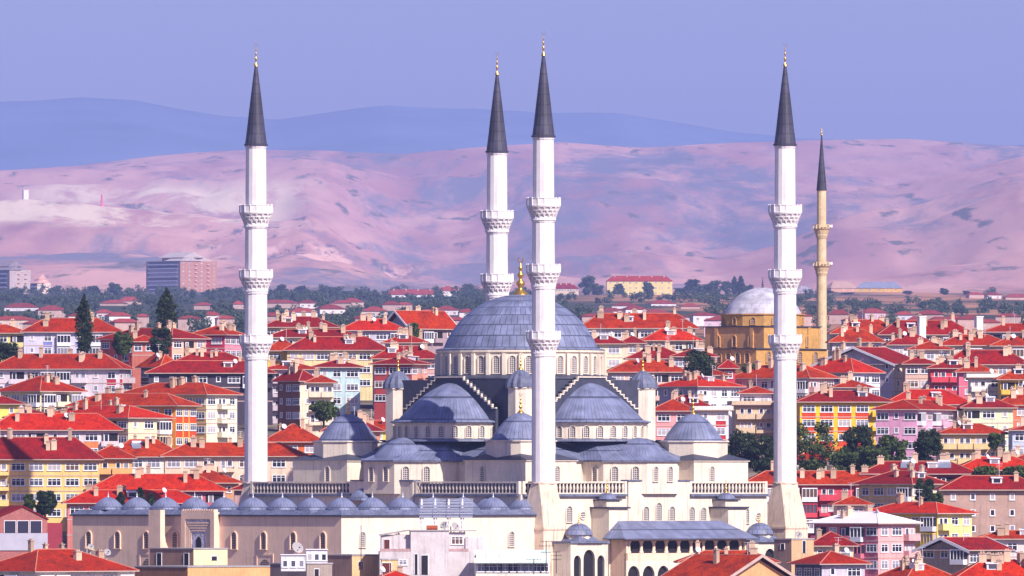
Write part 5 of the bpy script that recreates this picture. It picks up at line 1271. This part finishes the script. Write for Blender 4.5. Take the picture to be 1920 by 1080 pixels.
# ------------------------------------------------------------------ far belt of gardens
def DB(ye): return Md(max(4700, 5300+(592-ye)/51*3400))
NUM = ['first','second','third','fourth','fifth','sixth','seventh','eighth','ninth','tenth','eleventh','twelfth','thirteenth','fourteenth','fifteenth','sixteenth','seventeenth','eighteenth','nineteenth','twentieth']
SEG = [(-99,480,'left of the leftmost minaret'),(480,925,'between leftmost and rear minarets'),(1000,1472,'between great dome and right minaret'),(1472,1540,'between right and buff minarets'),(1540,2000,'right of the buff minaret')]
FH = [(33,566,576,52,'E8DCE0'),(93,570,581,46,0),(205,560,568,38,0),(240,554,564,34,0),(193,578,586,28,'D8C0C0'),(223,583,592,38,'F2EAE6'),(264,587,593,22,0),(396,582,591,27,'F2EAE6'),(376,565,572,28,0),(236,595,604,44,0),(445,562,570,18,0),(22,590,599,64,'D8B8A8'),(420,590,597,30,0),(350,590,597,36,0),(60,598,606,40,0),(140,586,592,26,'E8D8D0'),
 (515,560,568,62,0),(576,560,568,30,'EADCD8'),(566,575,585,42,'F2EAF0'),(620,568,579,42,'F0E0D8'),(634,561,568,30,0),(662,556,566,32,0),(695,572,583,40,'E0C8C0'),(730,562,571,28,0),(757,565,571,24,0),(832,571,581,38,'E8D8DC'),(872,577,585,24,'EADCD8'),(508,584,592,28,0),(800,578,585,34,0),(545,590,597,30,'E0D0D0'),(850,592,600,40,0),(680,590,597,30,0),
 (1146,575,583,32,'F2EAF0'),(1165,565,573,38,'F4EEF0'),(1240,560,569,40,'F4ECF0'),(1136,583,589,30,'E8DCE0'),(1112,586,593,44,0),(1290,567,574,30,0),(1230,578,586,38,0),(1322,584,591,46,'EAE0EA'),(1345,591,600,54,'F0C8D8'),(1190,570,580,35,'F6EEF0'),(1265,588,594,36,'E0C8D0'),(1205,587,593,30,0),
 (1505,585,592,30,0),(1640,575,586,38,'D8B0B8'),(1690,582,590,26,'F0E8F0'),(1736,579,589,40,0),(1788,590,597,32,'E0C8D0'),(1816,588,598,44,0),(1568,578,589,30,0),(1600,592,600,40,0),(1885,586,593,40,0),(1850,597,604,36,0),(1762,592,599,28,'EAE0EA'),(1714,592,599,26,0),(1830,546,552,26,0),(1862,546,553,24,'EADCE0'),(1905,549,557,40,0)]
segs = {}
for f in sorted(FH):
    for a, c, nm in SEG:
        if a <= f[0] < c: segs.setdefault(nm, []).append(f)
FR = plain('far_roof_tile', (0.27, 0.045, 0.045), .9, .3, .3, rnd=.35, spec=.1)
for nm, lst in segs.items():
    for i, (px, yr, ye, w, wl) in enumerate(lst):
        D = DB(ye); m = D/F; L = w*m*1.28; rng = random.Random(int(px*7+ye))
        pale = bool(wl); x = X_(px-w/2, D)
        be = R(rng.uniform(-12, 25)); dep = L*rng.uniform(.55,.8)
        t = thing('far_house', '%s far red roof from the left, %s%s' % (NUM[i], 'pale walled, ' if pale else '', nm), 'house', (x, D, Z_(ye, D)), be, 'small far houses among the trees')
        gz = Z_(ye, D)-ground_z(x, D)+2
        q = MB(); q.box(.5,L-.5,.5,dep-.5,-max(5, gz),-.1); q.build('wall', wallmat(wl or 'C8A8A0'), t)
        q = MB(); h = (yr and (ye-yr)*m)*.8; r0, r1 = hip_roof(dep, L, h, 0)
        q.add([(0,0,0),(L,0,0),(L,dep,0),(0,dep,0),(*r0,h),(*r1,h)], [(0,1,5,4),(1,2,5),(2,3,4,5),(3,0,4)] if L >= dep else [(0,1,4),(1,2,5,4),(2,3,5),(3,0,4,5)])
        q.box(.02,L-.02,.02,dep-.02,-.15,-.003); rf = q.build('roof', FR, t)
        if pale:
            for k in range(max(1, int(L/5))): window(t, .5+(L-1)*(k+.5)/max(1, int(L/5)), .5, -2.6, 0, 1.95, 1.35)
# larger far buildings
def grid_windows(t, n, fl, x0, x1, y, z0, st, rz, sz=(1.95,1.35)):
    for k in range(fl):
        for i in range(n):
            s = x0+(x1-x0)*(i+.5)/n
            if rz == 0: window(t, s, y, z0-st*k, 0, *sz)
            else: window(t, y, s, z0-st*k, rz, *sz)
def tower(xl, xc, xr, yt, yb, D, fl, label, wl, wr, roofcol):
    m = D/F; be = R(45); t = thing('apartment_tower', label, 'apartment tower', (X_(xc, D), D, Z_(yt, D)), be)
    a = (xc-xl)*m/math.sin(be); c = (xr-xc)*m/math.cos(be); H_ = (yb-yt)*m+8
    b = MB(); b.wallbox(0,c,0,a,-H_,0,(0,0,0,1,0)); b.build('wall', [wallmat(wr), wallmat(wl)], t)  # left wall mostly darker, with its shade put into the colour
    st = (yb-yt)*m/fl
    for k in range(fl):
        z = -st*(k+1)
        q = MB(); q.box(-1.6,-.003,a*.06,a*.94,z,z+.35); q.box(-1.6,-1.45,a*.06,a*.94,z+.353,z+1.3); q.build('balcony', wallmat('C0C0DC'), t)
        q = MB(); q.box(-.05,.02,a*.08,a*.92,z+.5,z+st*.85); q.build('window_band', M_GLASS, t)
    for k in range(fl):
        for i in range(6):
            z = -st*(k+1)
            if i in (2, 4): q = MB(); q.box(-1.7,1.7,-1.3,0,z+.2,z+.45); q.box(-1.7,1.7,-1.3,-1.2,z+.453,z+1.3); q.build('balcony', wallmat('E8B8B0'), t, (c*(i+.5)/6, 0, 0))
            else: window(t, c*(i+.5)/6, 0, z+st*.3, 0, 1.95, 1.35)
    q = MB(); hh = min(a, c)
    for (x0, x1, y0, y1, z, ph) in ((-1,c*.55,-1,a*.45,0,4.5),(c*.5,c+1,a*.1,a*.6,0,4.0),(c*.15,c*.78,a*.1,a*.8,3.9,6.0)):
        q.add([(x0,y0,z),(x1,y0,z),(x1,y1,z),(x0,y1,z),((x0+x1)/2,y0,z+ph),((x0+x1)/2,y1,z+ph)], [(0,1,4),(1,2,5,4),(2,3,5),(3,0,4,5),(0,1,2,3)])
    q.build('roof', wallmat(roofcol), t)
    q = MB(); q.box(c*.2,c*.73,a*.15,a*.75,0.01,3.9); q.build('penthouse', wallmat(wr), t)
    return t
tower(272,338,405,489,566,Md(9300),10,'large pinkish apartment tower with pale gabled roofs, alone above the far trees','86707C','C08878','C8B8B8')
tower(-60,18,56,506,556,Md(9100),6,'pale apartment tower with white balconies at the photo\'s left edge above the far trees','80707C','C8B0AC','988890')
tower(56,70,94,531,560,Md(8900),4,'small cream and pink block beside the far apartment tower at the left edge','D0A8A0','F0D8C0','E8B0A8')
def farblock(xl, xr, yr, ye, yb, D, label, wall, roof, n, fl, be=3, name='far_building'):
    m = D/F; L = (xr-xl)*m; h = (ye-yr)*m; dep = 14; H_ = (yb-ye)*m
    t = thing(name, label, 'building', (X_(xl, D), D, Z_(ye, D)), R(be))
    q = MB(); q.box(.6,L-.6,.6,dep,-H_-8,-.1); q.build('wall', wallmat(wall), t)
    q = MB(); r0, r1 = (dep*.5, dep*.5), (L-dep*.5, dep*.5)
    q.add([(0,0,0),(L,0,0),(L,dep,0),(0,dep,0),(*r0,h),(*r1,h)], [(0,1,5,4),(1,2,5),(2,3,4,5),(3,0,4)]); q.box(.02,L-.02,.02,dep-.02,-.2,-.003); rf = q.build('roof', roof, t)
    for i in range(n//2): chimney(rf, L*(i+.7)/(n/2+.4), dep*.4, h*.7, 1.2, .8, 1.6)
    grid_windows(t, n, fl, 1, L-1, .6, -2.4, H_/fl, 0)
    return t
farblock(1137,1262,517,527,556,Md(8900),'long yellow apartment row with a red roof on the far skyline','F4DC90',M_TILE,10,3)
farblock(1034,1086,531,541,566,Md(8700),'cream building with bands of windows just right of the great dome','E8CCB0',M_TILED,9,3)
farblock(723,823,542,552,566,Md(8300),'long white building with a pink roof among the far trees','F0E8E8',FR,8,1)
farblock(1605,1690,528,540,556,Md(9000),'ochre yellow warehouse with a blue grey roof on the far skyline','F0C060',plain('warehouse_roof',(0.22,.23,.33),.6,.2,.3),5,1,-8,'warehouse')
farblock(1558,1618,527,540,556,Md(9050),'tan shed with a low roof joined to the far yellow warehouse','D8A080',plain('shed_roof_tan',(0.40,.24,.20),.8,.2,.3),3,1,30,'warehouse')
farblock(1495,1532,536,545,556,Md(9050),'low grey far hall between the right minaret and the slim buff minaret','B0A0B0',plain('grey_roof',(0.30,.26,.32),.7,.2,.3),3,1,25)
farblock(826,862,536,545,562,Md(8500),'pale far building with a red roof close to the rear minaret','F2E4DC',FR,4,2,20)
def pylon():
    D = Md(9500); m = D/F; h = 62*m; t = thing('power_pylon', 'steel lattice power pylon standing before the far pink escarpment', 'pylon', (X_(711, D), D, Z_(550, D)), R(20))
    b = MB(); w = 3.2
    for sx in (-1,1):
        for sy in (-1,1):
            b.tube((sx*w,sy*w,0),(sx*.5,sy*.5,h),.16,4)
            for k in range(8):
                z0, z1 = h*k/8, h*(k+1)/8; f0, f1 = w-(w-.5)*k/8, w-(w-.5)*(k+1)/8
                b.tube((sx*f0,sy*f0,z0),(-sx*f1,sy*f1,z1),.09,4)
    b.build('lattice', M_CONC, t)
    for z, l in ((.7,6.5),(.82,5.2),(.94,3.8)):
        q = MB(); q.tube((-l,0,h*z),(l,0,h*z),.16,4); q.tube((-l,0,h*z),(0,0,h*z+2),.1,4); q.tube((l,0,h*z),(0,0,h*z+2),.1,4); q.build('cross_arm', M_CONC, t)
pylon()
def hilltop(px, yt, yb, w, D, label, col, name, cat):
    m = D/F; t = thing(name, label, cat, (X_(px, D), D, ground_z(X_(px, D), D)), R(25)); h = max(8, Z_(yt, D)-ground_z(X_(px, D), D)); L = w*m
    b = MB()
    if name == 'hilltop_tower':
        b.lathe([(L*.5,-5),(L*.42,h*.35),(L*.2,h*.4),(L*.15,h),(.05,h*1.05)], 10, smooth=False)
    else: b.box(-L/2,L/2,0,L*.7,-8,h); 
    b.build('body', wallmat(col), t)
    b = MB(); b.box(-L/2-.5,L/2+.5,-.5,L*.7+.5,h+.003,h+1.2) if name != 'hilltop_tower' else b.lathe([(L*.3,h*.62),(L*.3,h*.70),(.1,h*.72)], 10); b.build('roof', wallmat(col), t)
hilltop(49,357,368,10,Md(14800),'tiny white block on the far pale quarry hill','FFF6EC','hilltop_building','building')
hilltop(191,366,396,13,Md(14600),'small rose pink tower among the pale quarry benches','F07090','hilltop_tower','tower')
# single trees that stand out against the haze
SK = [(28,548,30,'round'),(105,536,26,'round'),(174,536,24,'pine'),(215,530,30,'round'),(262,548,34,'round'),(420,538,34,'round'),(438,541,26,'round'),(528,533,24,'round'),(563,536,24,'pine'),(590,545,40,'round'),(648,546,22,'pine'),(625,538,26,'round'),(676,546,28,'round'),(840,540,24,'round'),(878,532,32,'round'),(1103,517,34,'round'),(1122,535,26,'round'),(1160,532,18,'pine'),(1215,528,24,'round'),(1276,540,34,'round'),(1300,524,30,'pine'),(1337,526,38,'round'),(1362,527,26,'round'),(1377,520,13,'poplar'),(1389,519,16,'poplar'),(1404,534,24,'round'),(1550,545,36,'round'),(1590,548,30,'round'),(1702,545,22,'round'),(1770,540,20,'round'),(1812,545,20,'round')]
far_crowns = {k: crown_mesh(k, 1.0, {'round':.95,'pine':.5,'poplar':.34}[k], 77+i, .55, .075, M_LEAFF) for i, k in enumerate(('round','pine','poplar'))}
far_trunk = trunk_mesh(1.0, .03, 5)
segs = {}
for f in sorted(SK):
    for a, c, nm in SEG:
        if a <= f[0] < c: segs.setdefault(nm, []).append(f)
for nm, lst in segs.items():
    for i, (px, yt, w, kd) in enumerate(lst):
        D = Md(8650); m = D/F; z0 = ground_z(X_(px, D), D); h = Z_(yt, D)-z0
        t = thing('far_tree', '%s skyline tree from the left, %s, %s' % (NUM[i], {'round':'bushy','pine':'pointed','poplar':'columnar'}[kd], nm), 'tree', (X_(px, D), D, z0), i*1.3, 'far trees against the haze')
        cr = put('crown', far_crowns[kd], t); ww = w*m/{'round':.95,'pine':.5,'poplar':.34}[kd]; cr.scale = (ww, ww, h)
        tr = put('trunk', far_trunk, t); tr.scale = (h, h, h)
def far_wood():
    rng = random.Random(99); b = MB(); n = 0; HB = [(f[0], 0, 0, f[3], DB(f[2])) for f in FH]
    for _ in range(6000):
        Do = rng.uniform(4600, 9000); D = Md(Do); px = rng.uniform(-120, 2040)
        dens = 1.0 if px < 1000 else (.62 if Do < 8000 else .25)
        if px > 1560 and Do > 6800: dens = .10
        if noise.noise(Vector((px*.012, Do*.0016, 2.2)))*.9+.45 < 1-dens+rng.uniform(-.1,.35): continue
        if rng.random() > .36: continue
        if any(abs(px-h_[0]) < h_[3]*.62 and -1500 < D-h_[4] < 60 for h_ in HB): continue
        x = X_(px, D); z = ground_z(x, D); h = rng.uniform(5, 11.5); w = h*rng.uniform(.65,1.1)
        for k in range(6):
            a = rng.uniform(0, 6.28); q = w*.26
            leaf_cloud(b, rng, x+q*math.cos(a), D+q*math.sin(a), z+h*rng.uniform(.3,.78), w*.28, w*.28, h*.22, 20, 1.05)
        n += 1
    tag(b.build('far_wood', M_LEAFF), 'bluish green garden trees massed between the far houses', 'wood', kind='stuff')
far_wood()
